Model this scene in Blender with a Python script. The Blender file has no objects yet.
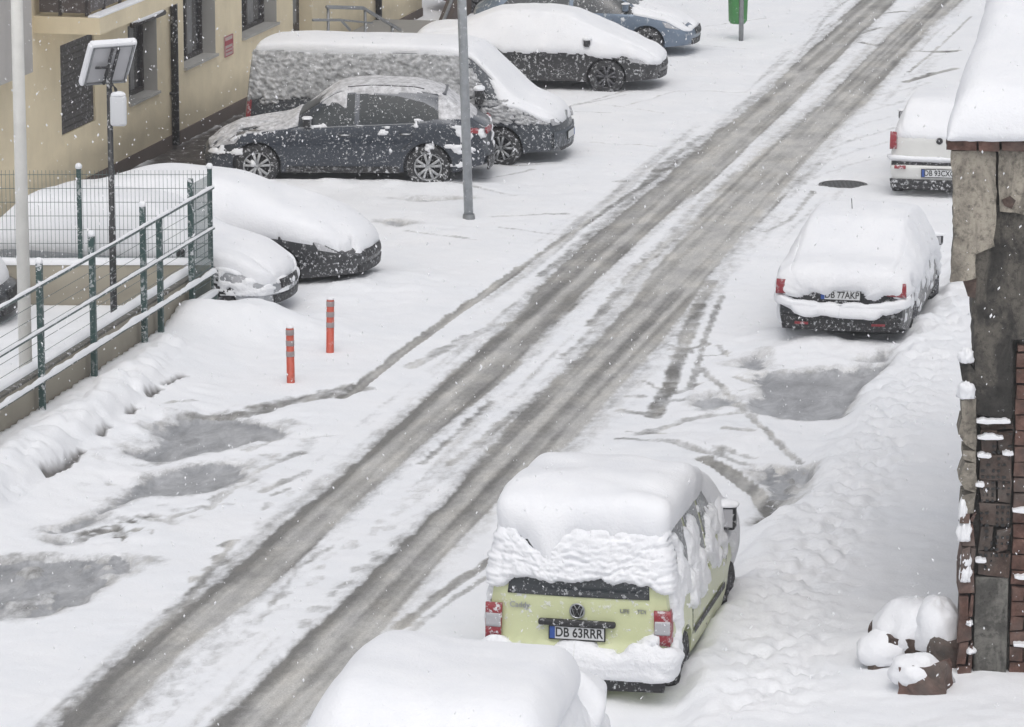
import bpy, bmesh, math, random
import numpy as np
from mathutils import Vector, Matrix

# ------------------------------------------------------------------ camera, world, sun, exposure
scene = bpy.context.scene
COL = scene.collection
W, H = 1024, 727
CAM_H, PITCH, FPX = 11.5, math.radians(12.0), 4200.0
ROAD = math.radians(12.7)                 # the road heads 12.7 deg to the right of the view
cam_d = bpy.data.cameras.new('camera')
cam_d.sensor_width = 36.0
cam_d.lens = FPX / W * 36.0
cam_d.clip_start = 0.5
cam_d.clip_end = 3000
cam = bpy.data.objects.new('camera', cam_d)
cam.location = (0, 0, CAM_H)
cam.rotation_euler = (math.pi / 2 - PITCH, 0, 0)
COL.objects.link(cam)
scene.camera = cam

world = bpy.data.worlds.new('World')
scene.world = world
world.use_nodes = True
wn = world.node_tree
bg = wn.nodes['Background']
sky = wn.nodes.new('ShaderNodeTexSky')
sky.sky_type = 'NISHITA'
sky.sun_disc = False
SUN_EL, SUN_AZ = math.radians(60), math.radians(177)   # azimuth clockwise from +Y
sky.sun_elevation = SUN_EL
sky.sun_rotation = SUN_AZ
sky.air_density = 1.0
sky.dust_density = 4.0
hs = wn.nodes.new('ShaderNodeHueSaturation')
hs.inputs['Saturation'].default_value = 0.26
wn.links.new(sky.outputs['Color'], hs.inputs['Color'])
wn.links.new(hs.outputs['Color'], bg.inputs['Color'])
bg.inputs['Strength'].default_value = 0.11
sun_d = bpy.data.lights.new('sun', 'SUN')
sun_d.energy = 0.5
sun_d.angle = math.radians(70)
sun_d.color = (1.0, 0.985, 0.96)
sun = bpy.data.objects.new('sun', sun_d)
sd_ = Vector((math.sin(SUN_AZ) * math.cos(SUN_EL), math.cos(SUN_AZ) * math.cos(SUN_EL), math.sin(SUN_EL)))
sun.rotation_euler = sd_.to_track_quat('Z', 'Y').to_euler()
COL.objects.link(sun)
vs = scene.view_settings
vs.view_transform = 'Standard'
vs.look = 'None'
vs.gamma = 1.0
vs.use_curve_mapping = False
vs.exposure = 0.42
scene.cycles.volume_step_rate = 4.0
scene.cycles.volume_bounces = 0

random.seed(7)
rng = np.random.default_rng(11)

# ------------------------------------------------------------------ pixel <-> world
CP, SP = math.cos(PITCH), math.sin(PITCH)
def ray(x, y):
    return np.array([x - 512.0, CP * FPX + SP * -(y - 363.5), -SP * FPX - CP * (y - 363.5)])
def px(x, y, z=0.0):
    r = ray(x, y)
    t = (z - CAM_H) / r[2]
    return np.array([r[0] * t, r[1] * t, z])
def px_plane(x, y, p0, n):
    r = ray(x, y)
    o = np.array([0, 0, CAM_H])
    t = np.dot(np.asarray(p0) - o, n) / np.dot(r, n)
    return o + r * t
RU = np.array([math.sin(ROAD), math.cos(ROAD), 0])     # along the road
RW = np.array([math.cos(ROAD), -math.sin(ROAD), 0])    # across it, to the right

# ------------------------------------------------------------------ noise
_perm = rng.permutation(256)
_perm = np.concatenate([_perm, _perm, _perm])
_gr = rng.normal(size=(256, 3))
_gr /= np.linalg.norm(_gr, axis=1)[:, None]
def perlin(x, y, z=None):
    x = np.asarray(x, float); y = np.asarray(y, float)
    z = np.zeros_like(x) + (0.37 if z is None else z)
    xi = np.floor(x).astype(int); yi = np.floor(y).astype(int); zi = np.floor(z).astype(int)
    xf, yf, zf = x - xi, y - yi, z - zi
    u = xf * xf * xf * (xf * (xf * 6 - 15) + 10)
    v = yf * yf * yf * (yf * (yf * 6 - 15) + 10)
    w = zf * zf * zf * (zf * (zf * 6 - 15) + 10)
    out = 0
    for dx in (0, 1):
        for dy in (0, 1):
            for dz in (0, 1):
                h = _perm[_perm[_perm[(xi + dx) & 255] + ((yi + dy) & 255)] + ((zi + dz) & 255)]
                g = _gr[h]
                d = g[..., 0] * (xf - dx) + g[..., 1] * (yf - dy) + g[..., 2] * (zf - dz)
                out = out + d * (u if dx else 1 - u) * (v if dy else 1 - v) * (w if dz else 1 - w)
    return out * 1.5
def fbm(x, y, z=None, o=4):
    s, a = 0, 1.0
    for k in range(o):
        f = 2.03 ** k
        s = s + a * perlin(x * f + 17.1 * k, y * f - 9.3 * k, None if z is None else z * f)
        a *= 0.5
    return s
def domes(x, y, r=.75):
    """packed rounded lumps, one per unit cell, 0..1"""
    x = np.asarray(x, float); y = np.asarray(y, float)
    xi = np.floor(x).astype(int); yi = np.floor(y).astype(int)
    best = np.full(x.shape, 9.0)
    for dx in (-1, 0, 1):
        for dy in (-1, 0, 1):
            cx, cy = xi + dx, yi + dy
            h1 = _perm[_perm[cx & 255] + (cy & 255)] / 255.0; h2 = _perm[_perm[(cx + 91) & 255] + ((cy + 37) & 255)] / 255.0
            best = np.minimum(best, (cx + .15 + .7 * h1 - x) ** 2 + (cy + .15 + .7 * h2 - y) ** 2)
    return np.sqrt(np.clip(1 - best / (r * r), 0, 1))
def sstep(a, b, x):
    t = np.clip((x - a) / (b - a), 0, 1)
    return t * t * (3 - 2 * t)

# ------------------------------------------------------------------ objects
def tag(o, label=None, cat=None, group=None, kind=None):
    if label: o['label'] = label
    if cat: o['category'] = cat
    if group: o['group'] = group
    if kind: o['kind'] = kind
    return o
def thing(name, loc, rz, label, cat, group=None):
    o = bpy.data.objects.new(name, None)
    o.empty_display_size = 0.3
    COL.objects.link(o)
    o.location = tuple(loc)
    o.rotation_euler = (0, 0, rz)
    return tag(o, label, cat, group)
def obj_from(name, verts, faces, mat, parent=None, smooth=True, loc=None):
    me = bpy.data.meshes.new(name)
    me.from_pydata([tuple(map(float, v)) for v in verts], [], [tuple(int(i) for i in f) for f in faces])
    me.update()
    if mat: me.materials.append(mat)
    if smooth: me.polygons.foreach_set('use_smooth', [True] * len(me.polygons))
    o = bpy.data.objects.new(name, me)
    COL.objects.link(o)
    if parent: o.parent = parent
    if loc is not None: o.location = tuple(loc)
    return o
def copy_tree(o, parent=None):
    c = o.copy()
    COL.objects.link(c)
    if parent: c.parent = parent
    for ch in list(o.children): copy_tree(ch, c)
    return c

class MB:
    def __init__(s): s.v = []; s.f = []
    def add(s, v, f):
        b = len(s.v)
        s.v += [tuple(p) for p in v]
        s.f += [tuple(i + b for i in q) for q in f]
        return s
    def box(s, c, d, R=None, jit=0.0):
        hx, hy, hz = d[0] / 2, d[1] / 2, d[2] / 2
        P = [Vector((x * hx, y * hy, z * hz)) for x in (-1, 1) for y in (-1, 1) for z in (-1, 1)]
        if jit: P = [p + Vector([random.uniform(-jit, jit) for _ in range(3)]) for p in P]
        if R is not None: P = [R @ p for p in P]
        P = [p + Vector(c) for p in P]
        return s.add(P, [(0, 1, 3, 2), (4, 6, 7, 5), (0, 4, 5, 1), (2, 3, 7, 6), (0, 2, 6, 4), (1, 5, 7, 3)])
    def tube(s, pts, r, n=10, cap=True):
        pts = [Vector(p) for p in pts]
        rr = r if isinstance(r, (list, tuple)) else [r] * len(pts)
        b = len(s.v)
        for i, p in enumerate(pts):
            t = (pts[min(i + 1, len(pts) - 1)] - pts[max(i - 1, 0)]).normalized()
            a = Vector((0, 0, 1)) if abs(t.z) < 0.9 else Vector((0, 1, 0))
            e1 = t.cross(a).normalized(); e2 = t.cross(e1)
            for k in range(n):
                an = 2 * math.pi * k / n
                s.v.append(tuple(p + e1 * math.cos(an) * rr[i] + e2 * math.sin(an) * rr[i]))
        for i in range(len(pts) - 1):
            for k in range(n):
                k2 = (k + 1) % n
                s.f.append((b + i * n + k, b + i * n + k2, b + (i + 1) * n + k2, b + (i + 1) * n + k))
        if cap:
            s.f.append(tuple(b + k for k in range(n)))
            s.f.append(tuple(b + (len(pts) - 1) * n + k for k in reversed(range(n))))
        return s
    def lathe(s, prof, n=28, axis='y', c=(0, 0, 0)):
        # prof: list of (radius, offset along axis)
        b = len(s.v)
        for (r, h) in prof:
            for k in range(n):
                an = 2 * math.pi * k / n
                a, q = r * math.cos(an), r * math.sin(an)
                p = (a, h, q) if axis == 'y' else ((a, q, h) if axis == 'z' else (h, a, q))
                s.v.append((p[0] + c[0], p[1] + c[1], p[2] + c[2]))
        for i in range(len(prof) - 1):
            for k in range(n):
                k2 = (k + 1) % n
                s.f.append((b + i * n + k, b + i * n + k2, b + (i + 1) * n + k2, b + (i + 1) * n + k))
        return s
    def prism(s, poly, y0, y1):
        # poly in (x, z), extruded along y
        b = len(s.v); n = len(poly)
        for (x, z) in poly: s.v.append((x, y0, z))
        for (x, z) in poly: s.v.append((x, y1, z))
        s.f.append(tuple(b + i for i in range(n)))
        s.f.append(tuple(b + n + i for i in reversed(range(n))))
        for i in range(n):
            j = (i + 1) % n
            s.f.append((b + i, b + n + i, b + n + j, b + j))
        return s
    def build(s, name, mat, parent=None, smooth=False, bevel=0.0, seg=2, sub=0):
        o = obj_from(name, s.v, s.f, mat, parent, smooth)
        bm = bmesh.new(); bm.from_mesh(o.data)
        bmesh.ops.recalc_face_normals(bm, faces=bm.faces)
        bm.to_mesh(o.data); bm.free()
        if bevel:
            m = o.modifiers.new('bevel', 'BEVEL'); m.width = bevel; m.segments = seg; m.limit_method = 'ANGLE'
        if sub:
            m = o.modifiers.new('sub', 'SUBSURF'); m.levels = sub; m.render_levels = sub
        return o

def grid_obj(name, P, mat, parent=None, keep=None, smooth=True):
    n, m = P.shape[:2]
    idx = np.arange(n * m).reshape(n, m)
    F = np.stack([idx[:-1, :-1], idx[1:, :-1], idx[1:, 1:], idx[:-1, 1:]], -1).reshape(-1, 4)
    V = P.reshape(-1, 3)
    if keep is not None:
        k = keep.reshape(-1)
        F = F[k[F].any(axis=1)]
        used = np.unique(F)
        re = np.zeros(n * m, int); re[used] = np.arange(len(used))
        F = re[F]; V = V[used]
    return obj_from(name, V, F, mat, parent, smooth)

def blob(name, c, r, mat, parent=None, noise=0.12, seed=0.0, n=26, flat=-0.35, sc=1.6, rz=0.0):
    """lumpy rounded heap: ellipsoid with noise, its underside flattened"""
    th = np.linspace(0, math.pi, n); ph = np.linspace(0, 2 * math.pi, 2 * n)
    T, Q = np.meshgrid(th, ph, indexing='ij')
    d = np.stack([np.sin(T) * np.cos(Q), np.sin(T) * np.sin(Q), np.cos(T)], -1)
    k = 1 + noise * fbm(d[..., 0] * sc + seed, d[..., 1] * sc + seed, d[..., 2] * sc + seed, 3)
    P = d * k[..., None]
    P[..., 2] = np.maximum(P[..., 2], flat)
    P = P * np.array(r)
    ca, sa = math.cos(rz), math.sin(rz)
    P = np.stack([P[..., 0] * ca - P[..., 1] * sa, P[..., 0] * sa + P[..., 1] * ca, P[..., 2]], -1)
    P = P + np.array(c)
    return grid_obj(name, P[:, ::-1], mat, parent)

# ------------------------------------------------------------------ materials
def new_mat(name):
    m = bpy.data.materials.new(name); m.use_nodes = True
    nt = m.node_tree
    return m, nt, nt.nodes['Principled BSDF']
def N(nt, t, **kw):
    n = nt.nodes.new(t)
    for k, v in kw.items():
        if k in n.inputs: n.inputs[k].default_value = v
        else: setattr(n, k, v)
    return n
def noise_node(nt, scale, detail=3, rough=0.55, vec=None, dist=0.0):
    n = nt.nodes.new('ShaderNodeTexNoise')
    n.inputs['Scale'].default_value = scale; n.inputs['Detail'].default_value = detail
    n.inputs['Roughness'].default_value = rough; n.inputs['Distortion'].default_value = dist
    if vec is not None: nt.links.new(vec, n.inputs['Vector'])
    return n
def ramp(nt, fac, stops):
    r = nt.nodes.new('ShaderNodeValToRGB')
    while len(r.color_ramp.elements) < len(stops): r.color_ramp.elements.new(0.5)
    for e, (p, c) in zip(r.color_ramp.elements, stops):
        e.position = p; e.color = (c, c, c, 1) if isinstance(c, (int, float)) else (*c, 1)
    nt.links.new(fac, r.inputs['Fac'])
    return r
def mixc(nt, fac, a, b, blend='MIX'):
    m = nt.nodes.new('ShaderNodeMix'); m.data_type = 'RGBA'; m.blend_type = blend
    for s, v in (('Factor', fac), ('A', a), ('B', b)):
        i = [q for q in m.inputs if q.name == s and (q.type == 'RGBA' or s == 'Factor')][0]
        if hasattr(v, 'is_output') or isinstance(v, bpy.types.NodeSocket): nt.links.new(v, i)
        elif isinstance(v, (int, float)): i.default_value = v
        else: i.default_value = (*v, 1)
    return [o for o in m.outputs if o.type == 'RGBA'][0]
def bump(nt, bsdf, h, strength, dist):
    b = nt.nodes.new('ShaderNodeBump')
    b.inputs['Strength'].default_value = strength; b.inputs['Distance'].default_value = dist
    nt.links.new(h, b.inputs['Height'])
    nt.links.new(b.outputs['Normal'], bsdf.inputs['Normal'])
    return b
def objvec(nt):
    return nt.nodes.new('ShaderNodeTexCoord').outputs['Object']
def geopos(nt):
    return nt.nodes.new('ShaderNodeNewGeometry').outputs['Position']

SNOW_C = (0.83, 0.84, 0.865)
def mat_snow(name='snow', fine=40, strength=0.35, dist=0.02):
    m, nt, b = new_mat(name)
    v = geopos(nt)
    n = noise_node(nt, fine, 3, 0.6, v)
    n2 = noise_node(nt, 2.2, 3, 0.6, v)
    c = ramp(nt, n2.outputs['Fac'], [(0.3, (0.80, 0.81, 0.84)), (0.7, (0.855, 0.86, 0.88))])
    nt.links.new(c.outputs['Color'], b.inputs['Base Color'])
    b.inputs['Roughness'].default_value = 0.75
    b.inputs['Specular IOR Level'].default_value = 0.25
    n3 = noise_node(nt, 7, 5, .7, v)
    ad = N(nt, 'ShaderNodeMath', operation='MULTIPLY_ADD'); nt.links.new(n3.outputs['Fac'], ad.inputs[0]); ad.inputs[1].default_value = 1.6
    nt.links.new(n.outputs['Fac'], ad.inputs[2])
    bump(nt, b, ad.outputs[0], strength, dist)
    return m
def mat_plain(name, col, rough=0.5, metal=0.0, spec=0.5, bmp=None, var=0.0, scale=6.0, coat=0.0, fleck=0.0, fscale=14.0):
    """colour with slight variation; fleck > 0 sticks small snow grains to the surface"""
    m, nt, b = new_mat(name)
    b.inputs['Roughness'].default_value = rough; b.inputs['Metallic'].default_value = metal
    b.inputs['Specular IOR Level'].default_value = spec; b.inputs['Coat Weight'].default_value = coat
    v = geopos(nt)
    cur = None
    if var:
        n = noise_node(nt, scale, 5, 0.6, v)
        a = tuple(max(0, c * (1 - var)) for c in col); d = tuple(min(1, c * (1 + var)) for c in col)
        r = ramp(nt, n.outputs['Fac'], [(0.3, a), (0.7, d)])
        cur = r.outputs['Color']
    if fleck:
        f = noise_node(nt, fscale, 4, 0.75, v)
        fr = ramp(nt, f.outputs['Fac'], [(0.60 - 0.12 * fleck, 0.0), (0.66 - 0.12 * fleck, 1.0)])
        f2 = noise_node(nt, 1.7, 2, 0.5, v)
        fr2 = ramp(nt, f2.outputs['Fac'], [(0.40, 0.25), (0.62, 1.0)])
        mu = N(nt, 'ShaderNodeMath', operation='MULTIPLY')
        nt.links.new(fr.outputs['Color'], mu.inputs[0]); nt.links.new(fr2.outputs['Color'], mu.inputs[1])
        cur = mixc(nt, mu.outputs[0], cur if cur is not None else col, (0.72, 0.73, 0.75))
        rr = N(nt, 'ShaderNodeMapRange'); rr.inputs['To Min'].default_value = rough; rr.inputs['To Max'].default_value = 0.8
        nt.links.new(mu.outputs[0], rr.inputs['Value']); nt.links.new(rr.outputs[0], b.inputs['Roughness'])
        bump(nt, b, mu.outputs[0], 0.5, 0.012)
    elif bmp:
        n = noise_node(nt, bmp[0], 5, 0.65, v)
        bump(nt, b, n.outputs['Fac'], bmp[1], bmp[2])
    if cur is not None: nt.links.new(cur, b.inputs['Base Color'])
    else: b.inputs['Base Color'].default_value = (*col, 1)
    return m

M = {}
M['snow'] = mat_snow()
M['snow_rough'] = mat_snow('snow_rough', 22, 0.6, 0.03)
def mat_thin():
    m, nt, b = new_mat('thin_snow')
    v = geopos(nt)
    n = noise_node(nt, 9, 5, 0.7, v); n2 = noise_node(nt, 60, 3, .6, v)
    c = ramp(nt, n.outputs['Fac'], [(0.34, (0.24, 0.245, 0.25)), (0.5, (0.42, 0.425, 0.435)), (0.66, (0.64, 0.645, 0.66))])
    nt.links.new(c.outputs['Color'], b.inputs['Base Color']); b.inputs['Roughness'].default_value = .8
    bump(nt, b, n2.outputs['Fac'], .4, .01)
    return m
M['thin_snow'] = mat_thin()
M['patchy_snow'] = mat_thin()
_r = [n for n in M['patchy_snow'].node_tree.nodes if n.type == 'VALTORGB'][0]
for _e, _c in zip(_r.color_ramp.elements, (.34, .56, .76)): _e.color = (_c, _c, _c * 1.03, 1)
M['tyre'] = mat_plain('tyre_rubber', (0.025, 0.025, 0.027), 0.8, fleck=0.45, fscale=18)
M['rim'] = mat_plain('alloy', (0.32, 0.33, 0.34), 0.4, 0.6, fleck=0.6, fscale=20)
M['rim_dark'] = mat_plain('alloy_dark', (0.10, 0.10, 0.11), 0.5, 0.5, fleck=0.5, fscale=20)
M['trim'] = mat_plain('black_plastic', (0.022, 0.022, 0.024), 0.6, fleck=0.35, fscale=22)
M['trim_snowy'] = mat_plain('black_plastic_snowy', (0.025, 0.025, 0.027), 0.6, fleck=0.6, fscale=16)
M['glass'] = mat_plain('car_glass', (0.035, 0.04, 0.045), 0.12, spec=0.6, fleck=0.3, fscale=20)
M['glass_side'] = mat_plain('car_glass_side', (0.09, 0.10, 0.105), 0.2, spec=0.6, fleck=0.45, fscale=12)
M['red_lens'] = mat_plain('red_lens', (0.27, 0.03, 0.04), 0.3, spec=0.5, fleck=0.5, fscale=16)
M['clear_lens'] = mat_plain('clear_lens', (0.40, 0.40, 0.42), 0.25, spec=0.6, fleck=0.2)
M['chrome'] = mat_plain('chrome', (0.45, 0.46, 0.47), 0.3, 0.9)
M['plate_white'] = mat_plain('plate_white', (0.62, 0.63, 0.64), 0.5)
M['plate_blue'] = mat_plain('plate_blue', (0.03, 0.08, 0.30), 0.5)
M['ink'] = mat_plain('plate_ink', (0.02, 0.02, 0.02), 0.5)

# ground
def mat_ground():
    m, nt, b = new_mat('snowy_ground')
    v = geopos(nt)
    mp = N(nt, 'ShaderNodeMapping'); mp.inputs['Rotation'].default_value = (0, 0, ROAD)
    nt.links.new(v, mp.inputs['Vector'])
    mp2 = N(nt, 'ShaderNodeMapping'); mp2.inputs['Scale'].default_value = (1, 0.16, 1)
    nt.links.new(mp.outputs['Vector'], mp2.inputs['Vector'])
    mp3 = N(nt, 'ShaderNodeMapping'); mp3.inputs['Scale'].default_value = (1.9, 0.9, 1.9)
    nt.links.new(mp.outputs['Vector'], mp3.inputs['Vector'])
    def att(n):
        a = nt.nodes.new('ShaderNodeAttribute'); a.attribute_name = n; return a.outputs['Fac']
    big = noise_node(nt, 0.9, 4, 0.6, v)
    fine = noise_node(nt, 28, 4, 0.65, v)
    streak = noise_node(nt, 6.0, 5, 0.62, mp2.outputs['Vector'])
    streak2 = noise_node(nt, 17.0, 4, 0.6, mp2.outputs['Vector'])
    snowc = ramp(nt, big.outputs['Fac'], [(0.3, (0.795, 0.81, 0.84)), (0.7, (0.85, 0.855, 0.875))])
    tm = N(nt, 'ShaderNodeMath', operation='MULTIPLY_ADD'); nt.links.new(streak.outputs['Fac'], tm.inputs[0]); tm.inputs[1].default_value = .45
    nt.links.new(att('tone'), tm.inputs[2])
    sl = ramp(nt, tm.outputs[0], [(0.40, (0.20, 0.196, 0.190)), (0.72, (0.345, 0.338, 0.328)), (1.02, (0.50, 0.492, 0.48))])
    sl2 = ramp(nt, streak2.outputs['Fac'], [(0.3, 0.90), (0.7, 1.08)])
    slc = mixc(nt, 1.0, sl.outputs['Color'], sl2.outputs['Color'], 'MULTIPLY')
    grit = noise_node(nt, 60, 3, 0.7, v)
    gr = ramp(nt, grit.outputs['Fac'], [(0.35, 0.78), (0.6, 1.10)])
    slc = mixc(nt, 1.0, slc, gr.outputs['Color'], 'MULTIPLY')
    pat = ramp(nt, noise_node(nt, 1.3, 5, 0.62, mp3.outputs['Vector']).outputs['Fac'], [(0.34, (0.84, 0.84, 0.85)), (0.5, (1.0, 1.0, 0.99)), (0.68, (1.14, 1.12, 1.08))])
    slc = mixc(nt, 1.0, slc, pat.outputs['Color'], 'MULTIPLY')
    def crisp(name, amp, lo, hi, tex):
        a_ = N(nt, 'ShaderNodeMath', operation='MULTIPLY_ADD'); nt.links.new(tex.outputs['Fac'], a_.inputs[0])
        a_.inputs[1].default_value = amp; nt.links.new(att(name), a_.inputs[2])
        r_ = N(nt, 'ShaderNodeMapRange'); r_.interpolation_type = 'SMOOTHSTEP'
        r_.inputs['From Min'].default_value = lo + amp * .5; r_.inputs['From Max'].default_value = hi + amp * .5
        nt.links.new(a_.outputs[0], r_.inputs['Value'])
        return r_.outputs[0]
    rag = noise_node(nt, 5.5, 6, 0.68, v, dist=.4)
    rag2 = noise_node(nt, 3.0, 7, 0.72, mp3.outputs['Vector'])
    wetf = crisp('wet', 0.9, 0.42, 0.56, rag)
    slf = crisp('slush', 0.80, 0.14, 0.72, rag2)
    c = mixc(nt, slf, snowc.outputs['Color'], slc)
    wn_ = ramp(nt, noise_node(nt, 1.8, 8, 0.74, mp3.outputs['Vector'], dist=.5).outputs['Fac'], [(0.34, (0.22, 0.225, 0.235)), (0.5, (0.35, 0.355, 0.37)), (0.66, (0.50, 0.505, 0.52))])
    c = mixc(nt, wetf, c, wn_.outputs['Color'])
    so = ramp(nt, noise_node(nt, 7, 5, 0.75, v).outputs['Fac'], [(0.35, (0.035, 0.030, 0.027)), (0.6, (0.10, 0.088, 0.08)), (0.68, (0.6, 0.6, 0.62))])
    c = mixc(nt, att('soil_and_shade'), c, so.outputs['Color'])  # bare ground by the house, plus shadow lines painted under the berm
    nt.links.new(c, b.inputs['Base Color'])
    rr = N(nt, 'ShaderNodeMapRange'); rr.inputs['To Min'].default_value = 0.8; rr.inputs['To Max'].default_value = 0.28
    nt.links.new(wetf, rr.inputs['Value']); nt.links.new(rr.outputs[0], b.inputs['Roughness'])
    b.inputs['Specular IOR Level'].default_value = 0.3
    bump(nt, b, fine.outputs['Fac'], 0.35, 0.02)
    return m
M['ground'] = mat_ground()

# ------------------------------------------------------------------ ground sheet
def build_ground():
    xs = np.concatenate([-np.geomspace(500, 14, 24)[:-1], np.arange(-13.5, 13.5, 0.05), np.geomspace(14, 500, 24)])
    ys = np.concatenate([np.linspace(-60, 33, 12), np.arange(34, 97, 0.065), np.geomspace(98, 1200, 24)])
    X, Y = np.meshgrid(xs, ys, indexing='ij')
    u = X * RU[0] + Y * RU[1]; w = X * RW[0] + Y * RW[1]
    def G(pts): return np.array([px(a, b)[:2] for a, b in pts])
    def line(pts, wid):
        """distance to a polyline divided by its local half width; wid in metres"""
        P = G(pts); wid = np.array(wid if hasattr(wid, '__len__') else [wid] * len(pts), float)
        q = np.full(X.shape, 99.0)
        for i in range(len(P) - 1):
            a, b = P[i], P[i + 1]; mw = max(wid[i], wid[i + 1]) * 4 + 0.3
            i0, i1 = np.searchsorted(xs, [min(a[0], b[0]) - mw, max(a[0], b[0]) + mw])
            j0, j1 = np.searchsorted(ys, [min(a[1], b[1]) - mw, max(a[1], b[1]) + mw])
            if i1 <= i0 or j1 <= j0: continue
            x = X[i0:i1, j0:j1]; y = Y[i0:i1, j0:j1]
            d = b - a
            t = np.clip(((x - a[0]) * d[0] + (y - a[1]) * d[1]) / (d @ d), 0, 1)
            dist = np.hypot(x - a[0] - t * d[0], y - a[1] - t * d[1])
            ww = wid[i] + (wid[i + 1] - wid[i]) * t
            q[i0:i1, j0:j1] = np.minimum(q[i0:i1, j0:j1], dist / ww)
        return q
    def poly(pts, world=False, pad=3.0):
        """signed distance, positive inside"""
        P = np.array(pts, float) if world else G(pts)
        sd = np.full(X.shape, -9.0)
        i0, i1 = np.searchsorted(xs, [P[:, 0].min() - pad, P[:, 0].max() + pad])
        j0, j1 = np.searchsorted(ys, [P[:, 1].min() - pad, P[:, 1].max() + pad])
        x = X[i0:i1, j0:j1]; y = Y[i0:i1, j0:j1]
        dist = np.full(x.shape, 99.0); ins = np.zeros(x.shape, bool)
        for i in range(len(P)):
            a, b = P[i], P[(i + 1) % len(P)]; d = b - a
            t = np.clip(((x - a[0]) * d[0] + (y - a[1]) * d[1]) / (d @ d + 1e-9), 0, 1)
            dist = np.minimum(dist, np.hypot(x - a[0] - t * d[0], y - a[1] - t * d[1]))
            c = ((a[1] > y) != (b[1] > y)) & (x < (b[0] - a[0]) * (y - a[1]) / (b[1] - a[1] + 1e-12) + a[0])
            ins ^= c
        sd[i0:i1, j0:j1] = np.where(ins, dist, -dist)
        return sd
    fade = sstep(1.0, 0.0, np.clip(np.abs(X) / 40, 0, 1)) * 1.0
    n1 = fbm(X * 0.45, Y * 0.45, o=4)
    n2 = fbm(X * 1.7 + 5, Y * 1.7, o=4)
    n3 = fbm(X * 5.0, Y * 5.0 + 3, o=3)
    st = fbm(w * 2.6, u * 0.10, o=4)
    st2 = fbm(w * 7.0 + 4, u * 0.16, o=3)
    n4 = fbm(X * 9.0, Y * 7.0 + 3, o=2)
    h = 0.085 + 0.016 * n1 + 0.010 * n2 + 0.007 * n3 + 0.003 * n4
    tone = np.clip(.5 + .55 * fbm(w * 5.5, u * .035, o=3) + .22 * fbm(w * 17, u * .05 + 7, o=2) + .25 * fbm(X * 1.1, Y * .6, o=3), 0, 1)
    slush = np.zeros(X.shape); wet = np.zeros(X.shape); soil_and_shade = np.zeros(X.shape)
    A = [(20, 790), (93, 727), (158, 655), (238, 594), (306, 531), (350, 494), (402, 447), (444, 410), (484, 375), (545, 314), (606, 250), (674, 194), (745, 131), (786, 94), (850, 31), (880, 0), (935, -45)]
    B = [(200, 790), (276, 719), (333, 656), (388, 594), (417, 562), (478, 500), (546, 437), (604, 375), (655, 312), (697, 256), (750, 194), (815, 131), (849, 100), (912, 31), (948, 0), (1000, -45)]
    sA = [.5 * .075 * 8 / 1.0] * 0
    qa = line(A, [0.27, .27, .27, .29, .29, .27, .27, .30, .33, .34, .36, .38, .36, .34, .34, .32, .3])
    qb = line(B, [0.34, .34, .32, .30, .28, .27, .42, .42, .44, .46, .50, .38, .36, .36, .32, .3])
    # the lane: packed snow lower and streaked
    lane = sstep(4.2, 2.2, np.minimum(qa, qb * 1.0))
    h = h - 0.030 * lane + lane * (0.006 * st + 0.004 * st2)
    slush = np.maximum(slush, lane * sstep(-0.3, 0.8, st * 0.8 + st2 * 0.5) * 0.42)
    for q, depth in ((qa, 1.0), (qb, 1.0)):
        e = 1.06 - q + 0.14 * st + 0.20 * st2 + 0.04 * n3 + 0.07 * n2
        k = sstep(-0.16, 0.22, e)
        h = h * (1 - k) + k * (0.022 + 0.007 * st2 + 0.003 * n3)
        h = h + 0.018 * np.exp(-((q - 1.35) / 0.22) ** 2) * (0.6 + n2)
        slush = np.maximum(slush, sstep(-0.36, 0.34, e) * (0.98 + 0.15 * st2))
        slush = np.maximum(slush, sstep(2.3, 1.0, q + 0.5 * st) * 0.40)
    def rut(pts, wid, amt, dep=0.05, ns=0.35):
        nonlocal h, slush
        q = line(pts, wid)
        k = sstep(-0.5, 0.35, 1 - q + ns * .6 * n3 + 0.2 * n2)
        h = h - k * dep * .6 * np.clip(h / 0.1, 0, 1)
        h = h + 0.004 * np.exp(-((q - 1.5) / 0.35) ** 2)
        slush = np.maximum(slush, k * np.clip(amt * .9 + .34, 0, 1) * (0.95 + 0.15 * n3))
    rut([(340, 404), (356, 396), (400, 359), (466, 311), (520, 273)], .075, .62, .06)
    rut([(520, 273), (536, 261), (582, 230), (650, 185), (700, 150)], .06, .3, .04)
    rut([(358, 394), (300, 405), (240, 420), (190, 428)], .20, .28, .03, .7)
    rut([(410, 372), (470, 340), (520, 322)], .10, .16, .03, .6)
    rut([(712, 285), (700, 306), (681, 356), (669, 390), (653, 422)], .105, .34, .05)
    rut([(722, 300), (706, 340), (690, 395)], .05, .22, .03)
    rut([(704, 466), (722, 474), (739, 486), (760, 502), (772, 522), (760, 530)], .10, .85, .07)
    rut([(399, 634), (440, 600), (486, 569), (520, 545)], .07, .40, .05)
    rut([(392, 652), (450, 606), (500, 575)], .05, .16, .03)
    rut([(700, 372), (735, 406), (775, 450), (800, 470)], .06, .25, .03)
    rut([(640, 440), (690, 425), (740, 418)], .10, .18, .03, .7)
    rut([(745, 470), (690, 455), (620, 445)], .08, .16, .03, .8)
    rut([(320, 540), (260, 585), (200, 640), (120, 720)], .05, .10, .03, .7)
    rut([(235, 545), (215, 570), (190, 600), (150, 645), (60, 727)], .05, .25, .04, .5)
    rut([(450, 470), (500, 430), (560, 385), (600, 340)], .07, .24, .03, .6)
    rut([(430, 530), (480, 480), (530, 440)], .06, .18, .03, .6)
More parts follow.
